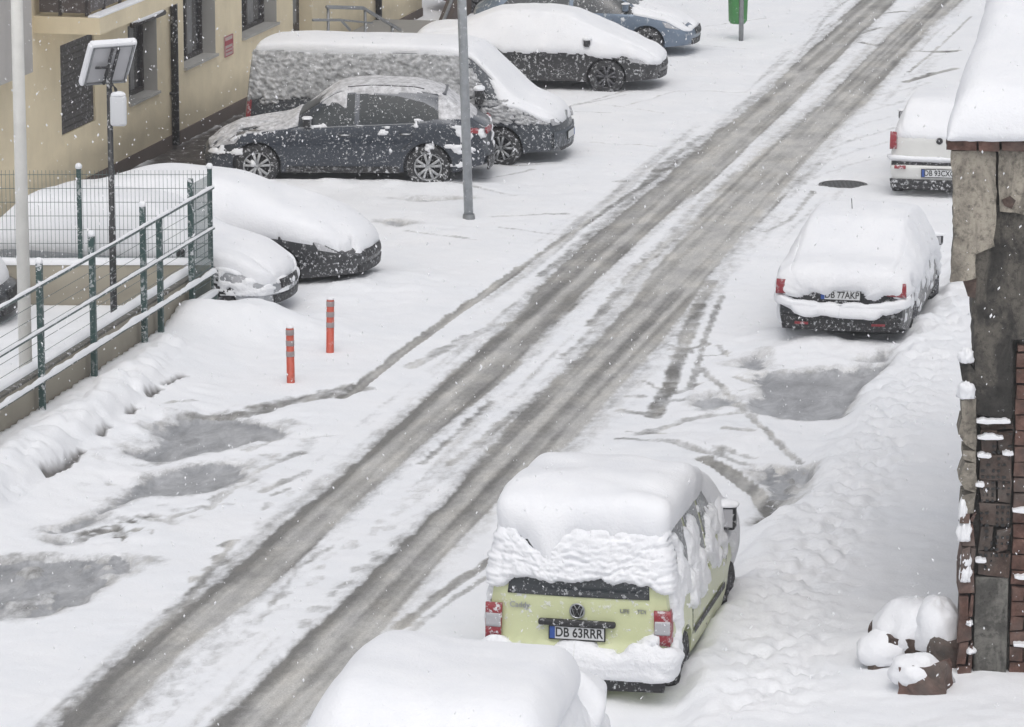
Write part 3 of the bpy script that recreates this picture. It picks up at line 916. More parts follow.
# ---------------------------------------------- pale green van
def green_van():
    paint = mat_plain('pale_green_paint', (0.57, 0.60, 0.36), 0.35, coat=.3, var=.05, scale=2, fleck=.32, fscale=9)
    L = 4.25
    c = Car(L, .895, top=[(0, 1.70), (.12, 1.77), (.9, 1.80), (1.6, 1.78), (2.35, 1.70), (2.7, 1.62), (3.4, 1.16), (3.65, 1.06), (4.2, .92), (4.35, .82)],
            belt=[(0, 1.10), (3.4, 1.08), (3.7, 1.0), (4.4, .80)],
            wtop=[(0, .74), (.5, .73), (2.7, .72), (3.5, .74), (4.4, .62)],
            bottom=[(0, .30), (.5, .24), (3.8, .22), (4.4, .28)],
            rear=[(.3, -.02), (.62, -.045), (.68, 0.03), (1.12, .05), (1.8, .20)], front=[(.3, .02), (.6, 0), (1.0, .12)],
            rc=.06, fc=.3, crown=[(0, .07), (2.8, .07), (3.5, .04), (4.4, .05)], taper_r=.03, taper_f=.24, capd=.03)
    t = thing('parked_van', (0, 0, 0), 0, 'pale green van with a thick snow slab on its roof and rear window', 'van')
    c.body(paint, t, (.82, 3.5), .32)
    for xw in (.82, 3.5):
        for sd in (-1, 1): wheel(t, xw - L / 2, sd, .32, .89, M['rim_dark'], 5)
    # rear window, lights, handle, bumper
    c.end_patch('rear_window', [(-.64, 1.66), (.64, 1.66)], [(-.68, 1.13), (.68, 1.13)], False, M['glass'], t, .012)
    for sd in (-1, 1):
        b0, b1 = sd * .885, sd * .735
        o = c.end_patch('tail_light', [(b0, 1.03), (b1 - sd * .01, 1.03)], [(b0, .69), (b1, .71)], False, M['red_lens'], t, .018)
        c.end_patch('light_lens', [(b0 * .995, .93), (b1, .93)], [(b0 * .995, .80), (b1, .80)], False, M['clear_lens'], o, .024)
        pp = c.side_patch('light_side', [(.0, 1.02), (.13, 1.03)], [(.0, .69), (.10, .71)], sd, M['red_lens'], o, .012, n=6)
    hb = MB(); xh = c.end_x(0, .89) - .03
    hb.box((xh, 0, .885), (.07, .74, .06))
    hb.build('tailgate_handle', M['trim'], t, True, bevel=.02)
    plate(t, c.end_x(0, .79) - .012, 0.0, .785, 'DB 63RRR', .03)
    # round badge: ring, V over W
    bx = c.end_x(0, 1.0) - .018
    m = MB(); m.lathe([(.062, 0), (.075, 0), (.075, -.012), (.062, -.012), (.062, 0)], 30, 'x', (bx, 0, 1.0))
    em = m.build('badge', M['chrome'], t, True)
    dk = MB(); dk.lathe([(0.001, 0.002), (.062, 0.002)], 24, 'x', (bx, 0, 1.0)); dk.build('badge_ground', M['trim'], em)
    lt = MB()
    for pl in ([(.028, .055), (0, .008), (-.028, .055)], [(.052, .028), (.026, -.052), (0, -.004), (-.026, -.052), (-.052, .028)]):
        lt.tube([(bx - .008, a, 1.0 + b) for a, b in pl], .0065, 5)
    lt.build('badge_letters', M['chrome'], em)
    text_mesh('lettering', 'Caddy', .075, M['chrome'], t, (c.end_x(.58, 1.06) - .014,   .56, 1.02), (0, -1, 0), (.03, 0, 1))
    text_mesh('lettering', 'LIFE', .055, M['chrome'], t, (c.end_x(-.5, 1.06) - .014, -.45, 1.015), (0, -1, 0), (.03, 0, 1))
    text_mesh('lettering', 'TDI', .055, M['chrome'], t, (c.end_x(-.62, 1.06) - .014, -.61, 1.015), (0, -1, 0), (.03, 0, 1))
    c.end_patch('bumper_trim', [(-.86, .37), (.86, .37)], [(-.84, .26), (.84, .26)], False, M['trim'], t, .03)
    for sd in (-1, 1):
        c.side_patch('side_window', [(.28, 1.62), (1.25, 1.66)], [(.20, 1.17), (1.25, 1.15)], sd, M['glass_side'], t)
        c.side_patch('side_window', [(1.34, 1.66), (2.05, 1.67)], [(1.34, 1.15), (2.05, 1.14)], sd, M['glass_side'], t)
        c.side_patch('side_window', [(2.14, 1.67), (2.72, 1.63), (2.85, 1.56)], [(2.14, 1.14), (3.0, 1.12), (3.32, 1.13)], sd, M['glass_side'], t)
        seam(c, t, [(2.10, .35), (2.10, 1.15)], sd); seam(c, t, [(1.2, .5), (1.18, .8), (1.28, 1.15)], sd)
        seam(c, t, [(3.1, .35), (3.12, .8), (3.05, 1.12)], sd)
        seam(c, t, [(.15, .98), (1.18, .98)], sd, 'slide_rail', .012)
        c.side_patch('side_moulding', [(1.25, .56), (3.0, .56)], [(1.25, .49), (3.0, .49)], sd, M['trim'], t, .012)
        handle(c, t, 1.95, .95, sd, paint); handle(c, t, 1.35, .95, sd, paint)
        mirror(c, t, 3.02, 1.22, sd, M['trim'], .05, (.13, .22, .26))
    c.top_patch('windscreen', 2.95, 3.52, .66, .70, M['glass'], t)
    # thick snow on the roof with a lobe hanging over the rear edge
    def roof(x, y, z, n, P):
        lobe = 0.34 * np.exp(-((y - .30) / .13) ** 2) * (x < .2) + .03 * perlin(y * 4, x * 2, z * 2)
        edge = 1.69 - lobe - 0.02 * (np.abs(y) > .5)
        edge = np.where(x > 2.5, 1.71 - (x - 2.5) * .9, edge)
        d = (z - edge) + .22 * np.clip(n[..., 2], 0, 1)
        lump = 1.5 * fbm(x * 1.3, y * 1.5, z, 3)
        thin = 1 - .40 * sstep(1.6, 3.0, x)
        return d, .15 * thin + .02 * lump, (.18 + .03 * lump) * thin
    c.snow('roof_snow', roof, t, blur=7, R=.17, dens=2, nx=130, nc=26)
    def back(x, y, z, n, P):
        f2 = fbm(y * 2, z * 2 + 5, None, 2)
        g2 = fbm(y * 6, z * 8, None, 3)
        lump = .5 * domes(y * 7.5 + f2 * .8 + g2 * .35, z * 13 + f2 * 1.5 + g2 * .4) + .2 * domes(y * 15 + g2, z * 26) + .45 * np.abs(fbm(y * 9, z * 15, x, 3))
        lo = 1.27 + .045 * fbm(y * 5, x * 2 + 3.3, None, 3) - .09 * sstep(.62, .80, np.abs(y))
        hi = 1.86 + .01 * perlin(y * 3, x) - .31 * np.exp(-((y - .36) / .21) ** 4) - .12 * sstep(.50, .60, y) - .06 * sstep(-.2, -.8, y)
        d = np.minimum(z - lo, hi - z)
        d = np.where(x < .22, d, -1)
        return d, .05 + .065 * lump, 0.0
    c.snow('window_snow', back, t, M['snow'], blur=0, R=.035, dens=4, nx=150, nc=60)
    def bump_(x, y, z, n, P):
        lump = .45 * domes(y * 6.5 + .5 * perlin(y * 4, z * 5), z * 8) + .25 * domes(y * 13, z * 15) + .4 * np.abs(fbm(y * 8, z * 11, x, 3))
        hi = .66 + .10 * perlin(y * 4 + 3, x * 2) + .14 * sstep(-.35, -.75, y) * (y > -.78)
        d = np.minimum(z - .36, hi - z) + .03 * perlin(y * 9, z * 9)
        d = np.where(x < .22, d, -1)
        return d, .06 + .07 * lump, 0.0
    c.snow('bumper_snow', bump_, t, M['snow_rough'], blur=1, R=.05, dens=3, nx=150, nc=46)
    def side(x, y, z, n, P):
        f = fbm(x * 2.1 + 4, z * 2.4, y, 4)
        lump = domes(x * 5.0, z * 8.0)
        band = 1 - np.abs(z - 1.12) / .55
        d = .09 * (f * 1.5 + band * 1.15 - .62)
        d = np.where((np.abs(n[..., 1]) > .55) & (z > .45) & (z < 1.62) & (x > .1) & (x < 3.9), d, -1)
        return d, .02 + .05 * lump, 0.0
    c.snow('side_snow', side, t, M['snow_rough'], blur=1, R=.05, dens=2, nx=200)
    def hood(x, y, z, n, P):
        d = np.where(x > 2.85, (z - 1.0) + .25 * np.clip(n[..., 2], 0, 1), -1)
        return d, .04, .20 + .02 * fbm(x, y, z, 3)
    c.snow('bonnet_snow', hood, t, blur=5, R=.12, nx=120)
    place(t, c, 0, 0, px(577, 715), HEAD + math.radians(.3))
green_van()

# ---------------------------------------------- general passenger car pieces
def saloon(L, hw, h, kind='saloon'):
    """body with boot (saloon) or hatch"""
    if kind == 'saloon':
        top = [(0, .98), (.10, 1.02), (.62, 1.06), (.78, 1.10), (1.50, h - .04), (1.9, h), (2.5, h), (2.95, h - .06), (3.62 / 4.5 * L, .99), (L - .5, .86), (L - .1, .70), (L, .60)]
        wt = [(0, .62), (.7, .64), (1.5, .60), (2.6, .60), (3.6, .68), (L, .5)]
    elif kind == 'hatch':
        top = [(0, 1.0), (.08, 1.06), (.55, h - .06), (.9, h), (2.0, h), (2.5, h - .05), (L - 1.05, .98), (L - .35, .84), (L - .08, .68), (L, .6)]
        wt = [(0, .60), (.7, .58), (2.4, .58), (L - 1, .64), (L, .48)]
    else:
        top = [(0, 1.02), (.06, 1.08), (.38, h - .08), (.7, h - .01), (1.7, h), (2.5, h - .03), (2.8, h - .1), (L - 1.1, 1.02), (L - .4, .92), (L - .08, .78), (L, .66)]
        wt = [(0, .64), (.6, .60), (2.6, .60), (L - 1, .70), (L, .55)]
    belt = [(0, .86), (.5, .93), (L - 1.2, .88), (L - .4, .76), (L, .56)]
    if kind == 'suv': belt = [(0, 1.0), (.6, 1.04), (1.5, .99), (L - 1.2, .95), (L - .4, .86), (L, .62)]
    bottom = [(0, .34), (.5, .22), (L - .7, .20), (L, .26)]
    return Car(L, hw, top, belt, wt, bottom,
               rear=[(.3, 0), (.55, -.03), (.62, .01), (.9, .03), (1.1, .10)], front=[(.25, .03), (.5, 0), (.7, .05), (.95, .2)],
               rc=.10, fc=.25, crown=[(0, .04), (1.0, .06), (L - 1.7, .06), (L - 1.0, .035), (L, .05)])

def side_glass(c, t, xr, xf, zt, mat=None, mid=None):
    """two side windows each side between rear pillar xr and screen pillar xf"""
    mat = mat or M['glass']
    mid = mid or (xr + xf) / 2
    for sd in (-1, 1):
        zb = lambda x: float(c.at(c.belt, x)) + .02
        c.side_patch('side_window', [(xr + .42, zt - .02), (mid - .04, zt)], [(xr, zb(xr) + .06), (xr + .1, zb(xr + .1)), (mid - .04, zb(mid))], sd, mat, t)
        c.side_patch('side_window', [(mid + .04, zt), (xf - .95, zt - .01), (xf - .72, zt - .08)], [(mid + .04, zb(mid)), (xf - .35, zb(xf - .35)), (xf, zb(xf - .1) + .02)], sd, mat, t)

def four_wheels(c, t, xs_, r, rim, spokes=5):
    for xw in xs_:
        for sd in (-1, 1): wheel(t, xw - c.L / 2, sd, r, c.hw - .005, rim, spokes)

def front_face(c, t, snowy=True, zl=.66):
    for sd in (-1, 1):
        P0 = c.side_patch('headlight', [(c.L - .50, zl + .10), (c.L - .10, zl + .05)], [(c.L - .42, zl - .01), (c.L - .08, zl - .06)], sd, M['clear_lens'], t, .008, n=10)
        if zl > .8: c.end_patch('headlight', [(sd * c.hw * .80, zl + .02), (sd * c.hw * .50, zl)], [(sd * c.hw * .80, zl - .09), (sd * c.hw * .50, zl - .10)], True, M['clear_lens'], t)
    c.end_patch('grille', [(-.36, .60), (.36, .60)], [(-.36, .47), (.36, .47)], True, M['trim'], t)
    c.end_patch('lower_grille', [(-.55, .40), (.55, .40)], [(-.5, .28), (.5, .28)], True, M['trim'], t)

# ---------------------------------------------- snowy black saloon on the right
def rear_saloon():
    paint = mat_plain('black_paint', (0.018, 0.019, 0.022), 0.35, coat=.3, fleck=.5, fscale=13)
    c = saloon(4.40, .885, 1.46)
    c.wtop[:] = np.minimum(c.wtop + .03, .68)
    t = thing('parked_car', (0, 0, 0), 0, 'black saloon buried in snow with a strip of snow along its rear bumper', 'car')
    c.body(paint, t, (.95, 3.6), .32)
    four_wheels(c, t, (.95, 3.6), .32, M['rim_dark'])
    side_glass(c, t, .98, 3.45, 1.33)
    c.top_patch('rear_window', .80, 1.42, .62, .56, M['glass'], t)
    c.top_patch('windscreen', 2.9, 3.5, .56, .64, M['glass'], t)
    for sd in (-1, 1):
        o = c.end_patch('tail_light', [(sd * .86, .97), (sd * .55, .96)], [(sd * .87, .78), (sd * .62, .80)], False, M['red_lens'], t, .02)
        c.side_patch('light_side', [(.0, .96), (.26, .93)], [(.0, .80), (.20, .82)], sd, M['red_lens'], o, .012, n=6)
        mirror(c, t, 3.25, 1.0, sd, M['trim'], .04)
        seam(c, t, [(1.55, .35), (1.5, .9)], sd); seam(c, t, [(2.4, .3), (2.4, .9)], sd)
        c.end_patch('reflector', [(sd * .60, .43), (sd * .42, .43)], [(sd * .60, .40), (sd * .42, .40)], False, M['red_lens'], t, .02)
    plate(t, c.end_x(0, .80) - .012, 0, .80, 'DB 77AKP', .08)
    c.end_patch('bumper_trim', [(-.80, .50), (.80, .50)], [(-.78, .32), (.78, .32)], False, M['trim'], t, .012)
    def all_(x, y, z, n, P):
        f = fbm(x * 1.5, y * 3.5, z * 3, 4)
        edge = .91 + .02 * f
        edge = np.where(x < .25, .83 + .05 * f + .05 * fbm(y * 7, x, None, 3) + .05 * np.exp(-(y / .35) ** 4), edge)
        edge = np.where(x > .5, .84 + .14 * f, edge)
        d = (z - edge) + .12 * np.clip(n[..., 2], 0, 1)
        lump = np.abs(fbm(x * 5, y * 5, z * 6, 3))
        up = np.clip(n[..., 2], 0, 1)
        d = np.where(x < .25, d + .06, d)
        return d, .075 + .05 * lump * (1 - up), .10 * up ** .5 + .015 * fbm(x, y, z, 3)
    c.snow('snow_cover', all_, t, blur=3, R=.09, dens=2, nx=150, nc=26)
    def strip(x, y, z, n, P):
        sag = .10 * (np.abs(y) / .8) ** 4
        d = np.minimum(z - (.50 + sag), (.70 + sag * .9) - z) + .035 * fbm(y * 5, z * 5, None, 3)
        d = np.where(x < .16, d, -1)
        return d, .085, 0
    c.snow('bumper_snow', strip, t, blur=1, R=.05, dens=3, nx=120, nc=40)
    def side(x, y, z, n, P):
        f = fbm(x * 2.4 + 9, z * 3.0, y, 4)
        d = .08 * (f * 1.4 + (z - .65) * 1.5)
        d = np.where((np.abs(n[..., 1]) > .55) & (z > .3) & (x > .1) & (x < 4.1), d, -1)
        return d, .02 + .04 * np.abs(fbm(x * 6, z * 8, y, 3)), 0
    c.snow('side_snow', side, t, M['snow_rough'], blur=1, R=.05, dens=2, nx=160)
    an = MB(); an.tube([(-.25, .12, 1.50), (-.38, .12, 1.78)], .006, 6)
    an.build('antenna', M['trim'], t)
    place(t, c, 0, 0, px(840, 355), HEAD + math.radians(.5))
rear_saloon()

# ---------------------------------------------- white hatchback upper right
def white_hatch():
    paint = mat_plain('white_paint', (0.66, 0.66, 0.64), 0.35, coat=.3, var=.03)
    L = 3.85
    c = Car(L, .81, top=[(0, 1.12), (.06, 1.18), (.42, 1.38), (.7, 1.43), (1.8, 1.44), (2.3, 1.38), (2.95, 1.0), (3.6, .82), (3.85, .62)],
            belt=[(0, .90), (2.8, .88), (3.4, .76), (3.85, .56)], wtop=[(0, .62), (.6, .58), (2.2, .57), (2.9, .62), (3.85, .5)],
            bottom=[(0, .28), (.5, .2), (3.85, .25)], rear=[(.2, -.02), (.56, -.07), (.62, .02), (1.0, .05), (1.3, .2)],
            front=[(.3, .02), (.9, .15)], rc=.08, taper_r=.05, capd=.03)
    t = thing('parked_car', (0, 0, 0), 0, 'white hatchback with snow on its roof, half hidden behind the ruined building', 'car')
    c.body(paint, t, (.72, 3.15), .29)
    four_wheels(c, t, (.72, 3.15), .29, M['rim_dark'])
    side_glass(c, t, .45, 2.85, 1.31)
    c.top_patch('rear_window', .06, .42, .56, .52, M['glass'], t)
    c.top_patch('windscreen', 2.3, 2.9, .52, .58, M['glass'], t)
    for sd in (-1, 1):
        c.end_patch('tail_light', [(sd * .79, 1.10), (sd * .69, 1.09)], [(sd * .79, .83), (sd * .68, .84)], False, M['red_lens'], t, .015)
        mirror(c, t, 2.62, 1.0, sd, M['trim'], .03)
        c.end_patch('reflector', [(sd * .70, .565), (sd * .52, .565)], [(sd * .70, .54), (sd * .52, .54)], False, M['red_lens'], t, .02)
    plate(t, c.end_x(0, .47) - .014, 0, .475, 'DB 93CXC', .0)
    m = MB(); m.lathe([(.001, -.018), (.05, -.016), (.055, 0)], 20, 'x', (c.end_x(0, .98), 0, .98))
    m.build('badge', M['trim'], t, True)
    c.end_patch('bumper_line', [(-.76, .635), (.76, .635)], [(-.76, .60), (.76, .60)], False, M['trim'], t, .02)
    c.end_patch('bumper_trim', [(-.78, .36), (.78, .36)], [(-.76, .20), (.76, .20)], False, M['trim_snowy'], t, .02)
    def cover(x, y, z, n, P):
        up = np.clip(n[..., 2], 0, 1)
        edge = np.where(x < .3, 1.04, 1.05) + .02 * fbm(x * 2, y * 4, z * 2, 3)
        return (z - edge) + .15 * up, .03, .12 * up + .02 * fbm(x, y, z, 3)
    c.snow('snow_cover', cover, t, blur=4, R=.09, dens=2, nx=110, nc=20)
    def shelf(x, y, z, n, P):
        d = np.minimum(z - .63, .72 + .015 * perlin(y * 4, z) - z)
        return np.where(x < .2, d, -1), .075, .02
    c.snow('bumper_snow', shelf, t, blur=1, R=.04, dens=3, nx=90, nc=36)
    place(t, c, 0, 0, px(938, 203), HEAD + math.radians(2.0))
white_hatch()

# ---------------------------------------------- dark blue crossover, side on
def crossover():
    paint = mat_plain('navy_paint', (0.032, 0.040, 0.055), 0.28, metal=.3, coat=.5, fleck=.22, fscale=24)
    cg = mat_plain('crossover_glass', (.03, .036, .04), .3, spec=.25, fleck=.12, fscale=22)
    L = 4.66
    rimw = mat_plain('snowy_alloy', (.42, .43, .44), .5, .3, fleck=.5, fscale=20)
    c = Car(L, .93, top=[(0, 1.02), (.08, 1.08), (.35, 1.22), (.80, 1.53), (1.2, 1.62), (1.9, 1.65), (2.3, 1.62), (2.5, 1.57), (3.25, 1.08), (3.4, 1.03), (4.2, .93), (4.56, .78), (L, .66)],
            belt=[(0, .98), (.6, 1.06), (1.5, 1.02), (3.2, .97), (4.2, .86), (L, .62)], wtop=[(0, .66), (.6, .60), (2.4, .59), (3.2, .68), (L, .55)],
            bottom=[(0, .36), (.5, .24), (L - .7, .22), (L, .27)], rear=[(.3, 0), (.55, -.03), (.62, .01), (.9, .02), (1.1, .06)],
            front=[(.25, .03), (.5, 0), (.7, .05), (.95, .15)], rc=.12, fc=.25, crown=[(0, .04), (1.0, .06), (2.6, .06), (3.4, .035), (L, .05)])
    t = thing('parked_car', (0, 0, 0), 0, 'dark blue crossover with bare doors, thin roof snow and snowy alloy wheels', 'car')
    c.body(paint, t, (.98, 3.78), .355)
    four_wheels(c, t, (.98, 3.78), .355, rimw, 5)
    for sd in (-1, 1):
        c.side_patch('side_window', [(1.05, 1.39), (1.5, 1.49), (2.1, 1.52)], [(.62, 1.17), (1.2, 1.09), (2.1, 1.05)], sd, cg, t)
        c.side_patch('side_window', [(2.18, 1.52), (2.42, 1.49), (2.62, 1.41)], [(2.18, 1.05), (2.7, 1.02), (3.10, 1.01)], sd, cg, t)
        seam(c, t, [(2.14, .32), (2.14, 1.02)], sd); seam(c, t, [(1.42, .62), (1.25, .78), (1.2, 1.0)], sd)
        seam(c, t, [(3.22, .34), (3.28, .8), (3.18, .96)], sd)
        handle(c, t, 1.25, .90, sd, M['chrome']); handle(c, t, 2.25, .88, sd, M['chrome'])
        seam(c, t, [(.62, 1.145), (1.2, 1.07), (2.1, 1.03), (2.7, 1.0), (3.1, .99)], sd, 'window_trim', .009, M['chrome'])
        c.side_patch('sill_trim', [(1.45, .36), (3.3, .36)], [(1.45, .25), (3.3, .25)], sd, M['trim_snowy'], t, .012)
        mirror(c, t, 2.95, 1.08, sd, M['trim'], .03)
        c.side_patch('tail_light', [(.02, 1.0), (.40, .99)], [(.02, .90), (.34, .93)], sd, M['red_lens'], t, .01, n=8)
        c.end_patch('tail_light', [(sd * .84, 1.0), (sd * .45, .99)], [(sd * .84, .90), (sd * .45, .91)], False, M['red_lens'], t)
    c.end_patch('bumper_trim', [(-.8, .52), (.8, .52)], [(-.78, .30), (.78, .30)], False, M['trim_snowy'], t, .02)
    c.top_patch('windscreen', 2.52, 3.2, .56, .64, cg, t)
    c.top_patch('rear_window', .36, .82, .58, .54, M['glass'], t)
    front_face(c, t, zl=.74)
    # roof spoiler and rails
    m = MB(); m.box((c.deform(np.array([[.80, 0, 1.55]]))[0][0], 0, 1.50), (.22, 1.08, .03)); m.build('roof_spoiler', paint, t, bevel=.012)
    for sd in (-1, 1):
        P = [tuple(c.deform(np.array([[x, sd * .56, c.topz(x, .56) + .035]]))[0]) for x in np.linspace(1.05, 2.3, 9)]
        r_ = MB(); r_.tube(P, .014, 6); r_.build('roof_rail', M['trim'], t, True)
    mixed = M['patchy_snow']
    def roof(x, y, z, n, P):
        up = np.clip(n[..., 2], 0, 1)
        d = (z - 1.52) * .7 + .05 * (up - .6)+ .02 * fbm(x * 2, y * 3, None, 3)
        d = np.maximum(d, np.where(x < .95, np.minimum((z - 1.12) * .5, .12 - .16 * sstep(.6, .95, x)) - .6 * np.clip(.45 - up, 0, 1), -1))          # rear window
        d = np.maximum(d, np.where((x > 3.1) & (x < 4.7), .02 + .09 * fbm(x * 2.5, y * 6, None, 4) - .5 * np.clip(.72 - up, 0, 1), -1))   # bonnet
        d = np.maximum(d, np.where((x > 2.3) & (x < 3.2), .06 * fbm(x * 2, y * 3, None, 3) + .3 * (z - 1.38) - .6 * np.clip(.45 - up, 0, 1), -1))
        return d, .006, .035 * up
    c.snow('snow_cover', roof, t, mixed, blur=1, R=.05, dens=2, nx=140, nc=18)
    def sticks(x, y, z, n, P):
        f = fbm(x * 3.5 + 2, z * 5, y * 2, 4)
        b = np.zeros_like(x) - .55
        b = b + .60 * np.exp(-((x - .35) / .30) ** 2)            # rear quarter
        b = b + .45 * np.exp(-((x - 1.15) / .12) ** 2 - ((z - .93) / .10) ** 2)
        b = b + .45 * np.exp(-((z - 1.02) / .03) ** 2)
        b = b + .55 * np.exp(-((x - 4.35) / .35) ** 2) * (z > .55)
        b = b + .35 * np.exp(-((x - 2.3) / .10) ** 2 - ((z - 1.08) / .07) ** 2)
        b = b + .55 * (x < .04) * np.abs(np.sin(z * 24)) * (z < .98)
        d = .05 * (f + b * 1.2)
        d = np.where((n[..., 2] < .6) & (z > .35) & (z < 1.2), d, -1)
        return d, .012 + .025 * np.abs(f), 0
    o = c.snow('stuck_snow', sticks, t, M['snow_rough'], blur=0, R=.03, dens=2, nx=230, nc=24); o['kind'] = 'stuff'
    place(t, c, .98, c.hw, px(428, 190), math.radians(180 - 1.5))
crossover()

# ---------------------------------------------- dark van behind it
def dark_van():
    paint = mat_plain('slate_paint', (0.045, 0.053, 0.065), 0.35, metal=.2, coat=.3, fleck=.38, fscale=18)
    L = 5.45
    c = Car(L, .96, top=[(0, 1.84), (.10, 1.93), (1, 1.98), (3.6, 1.97), (3.95, 1.88), (4.65, 1.22), (4.85, 1.10), (5.3, .98), (5.45, .86)],
            belt=[(0, 1.10), (4.4, 1.06), (4.9, .98), (5.45, .78)], wtop=[(0, .76), (3.7, .74), (4.6, .78), (5.45, .70)],
            bottom=[(0, .32), (.5, .26), (4.9, .24), (5.45, .28)], rear=[(.3, -.02), (.6, -.03), (.7, .03), (1.8, .14)],
            front=[(.3, 0), (.6, 0), (.7, .03), (1.0, .14)], rc=.05, fc=.16, crown=[(0, .08), (3.8, .07), (4.6, .05), (5.45, .05)], taper_r=.03, taper_f=.10, capd=.05)
    t = thing('parked_van', (0, 0, 0), 0, 'dark grey panel van with lumpy snow plastered along its side, behind the crossover', 'van')
    c.body(paint, t, (1.15, 4.5), .34)
    four_wheels(c, t, (1.15, 4.5), .34, M['rim'], 5)
    for sd in (-1, 1):
        c.side_patch('side_window', [(.3, 1.72), (1.7, 1.76)], [(.25, 1.18), (1.7, 1.17)], sd, M['glass'], t)
        c.side_patch('side_window', [(1.8, 1.76), (3.0, 1.76)], [(1.8, 1.17), (3.0, 1.16)], sd, M['glass'], t)
        c.side_patch('side_window', [(3.1, 1.76), (3.65, 1.74), (3.85, 1.66)], [(3.1, 1.15), (4.0, 1.12), (4.42, 1.12)], sd, M['glass'], t)
        c.side_patch('tail_light', [(.0, 1.05), (.10, 1.05)], [(.0, .70), (.10, .70)], sd, M['red_lens'], t, .012, n=6)
        mirror(c, t, 4.15, 1.22, sd, M['trim'], .06, (.13, .2, .26))
        seam(c, t, [(3.05, .35), (3.05, 1.12)], sd)
    c.top_patch('windscreen', 3.95, 4.65, .70, .76, M['glass'], t)
    front_face(c, t, zl=.82)
    c.end_patch('bumper_trim', [(-.80, .62), (.80, .62)], [(-.80, .34), (.80, .34)], True, mat_plain('van_bumper', (.06, .07, .085), .5, fleck=.5), t, .02)
    m = MB(); m.lathe([(.001, .03), (.07, .028), (.075, 0)], 20, 'x', (c.end_x(0, .82, True), 0, .82)); m.build('badge', M['chrome'], t, True)
    plate(t, c.end_x(0, .50, True) + .02, 0, .50, '', 0, front=True)
    def roof(x, y, z, n, P):
        up = np.clip(n[..., 2], 0, 1)
        d = (z - 1.86) + .03 * fbm(x * 2, y * 3, None, 3) + .05 * up
        fr = np.where(x > 3.7, .04 + .9 * (up - .42) + .06 * fbm(x * 3, y * 3, z, 3), -1)
        return np.maximum(d, fr), .03, .06 * up + .02 * fbm(x, y, z, 3)
    c.snow('roof_snow', roof, t, blur=4, R=.08, dens=2, nx=140)
    def side(x, y, z, n, P):
        f = fbm(x * 1.2 + 4, z * 1.6, y, 4)
        g2 = fbm(x * 3.1, z * 5, None, 3)
        lump = .45 * domes(x * 4.4 + .7 * f + .5 * g2, z * 12 + 1.3 * f + .5 * g2) + .25 * domes(x * 9 + 3 + g2, z * 22 + f) + .35 * np.abs(fbm(x * 6, z * 15 + x * 2, y, 4)) * 1.3
        cover = sstep(.85, 1.25, z + .10 * f) * sstep(4.6, 3.6, x + (z - 1.5) * .6)
        cover = np.maximum(cover, .62 * (x > 3.8) * sstep(.62, .8, z) * (z < 1.15))
        d = .10 * (cover * .75 - .72 + lump * .9 * cover + .14 * f)
        d = np.where((np.abs(n[..., 1]) > .5) & (z > .62) & (z < 1.86), d, -1)
        return d, .004 + .065 * lump, 0
    c.snow('side_snow', side, t, M['thin_snow'], blur=0, R=.05, dens=4, nx=330)
    place(t, c, 4.5, -c.hw, px(500, 170), math.radians(-12.0))
dark_van()

# ---------------------------------------------- black saloon, far left row
def far_black():
    paint = mat_plain('black_paint_far', (0.022, 0.022, 0.024), 0.4, coat=.3, fleck=.36, fscale=17)
    c = saloon(4.65, .91, 1.41)
    t = thing('parked_car', (0, 0, 0), 0, 'black saloon nose to the road with its glass and bonnet under smooth snow', 'car')
    c.body(paint, t, (.95, 3.68), .33)
    four_wheels(c, t, (.95, 3.68), .33, M['rim_dark'])
    side_glass(c, t, .98, 3.5, 1.34)
    c.top_patch('windscreen', 2.95, 3.6, .56, .64, M['glass'], t)
    c.top_patch('rear_window', .80, 1.42, .62, .56, M['glass'], t)
    for sd in (-1, 1): mirror(c, t, 3.32, .98, sd, M['trim_snowy'], .06)
    front_face(c, t, zl=.64)
    def cover(x, y, z, n, P):
        up = np.clip(n[..., 2], 0, 1)
        f = fbm(x * 1.6, y * 2, z * 2, 4)
        edge = .80 + .06 * f - .10 * sstep(2.9, 3.7, x) - .08 * sstep(4.2, 4.6, x) + .04 * fbm(x * 4, y * 2, z, 3)
        d = (z - edge) + .12 * up
        return d, .06 + .02 * np.abs(fbm(x * 4, y * 4, z * 5, 3)), .08 * up + .02 * f
    c.snow('snow_cover', cover, t, blur=4, R=.09, dens=2, nx=150, nc=16)
    place(t, c, 3.68, -c.hw, px(606, 96), math.radians(-9.5))
far_black()

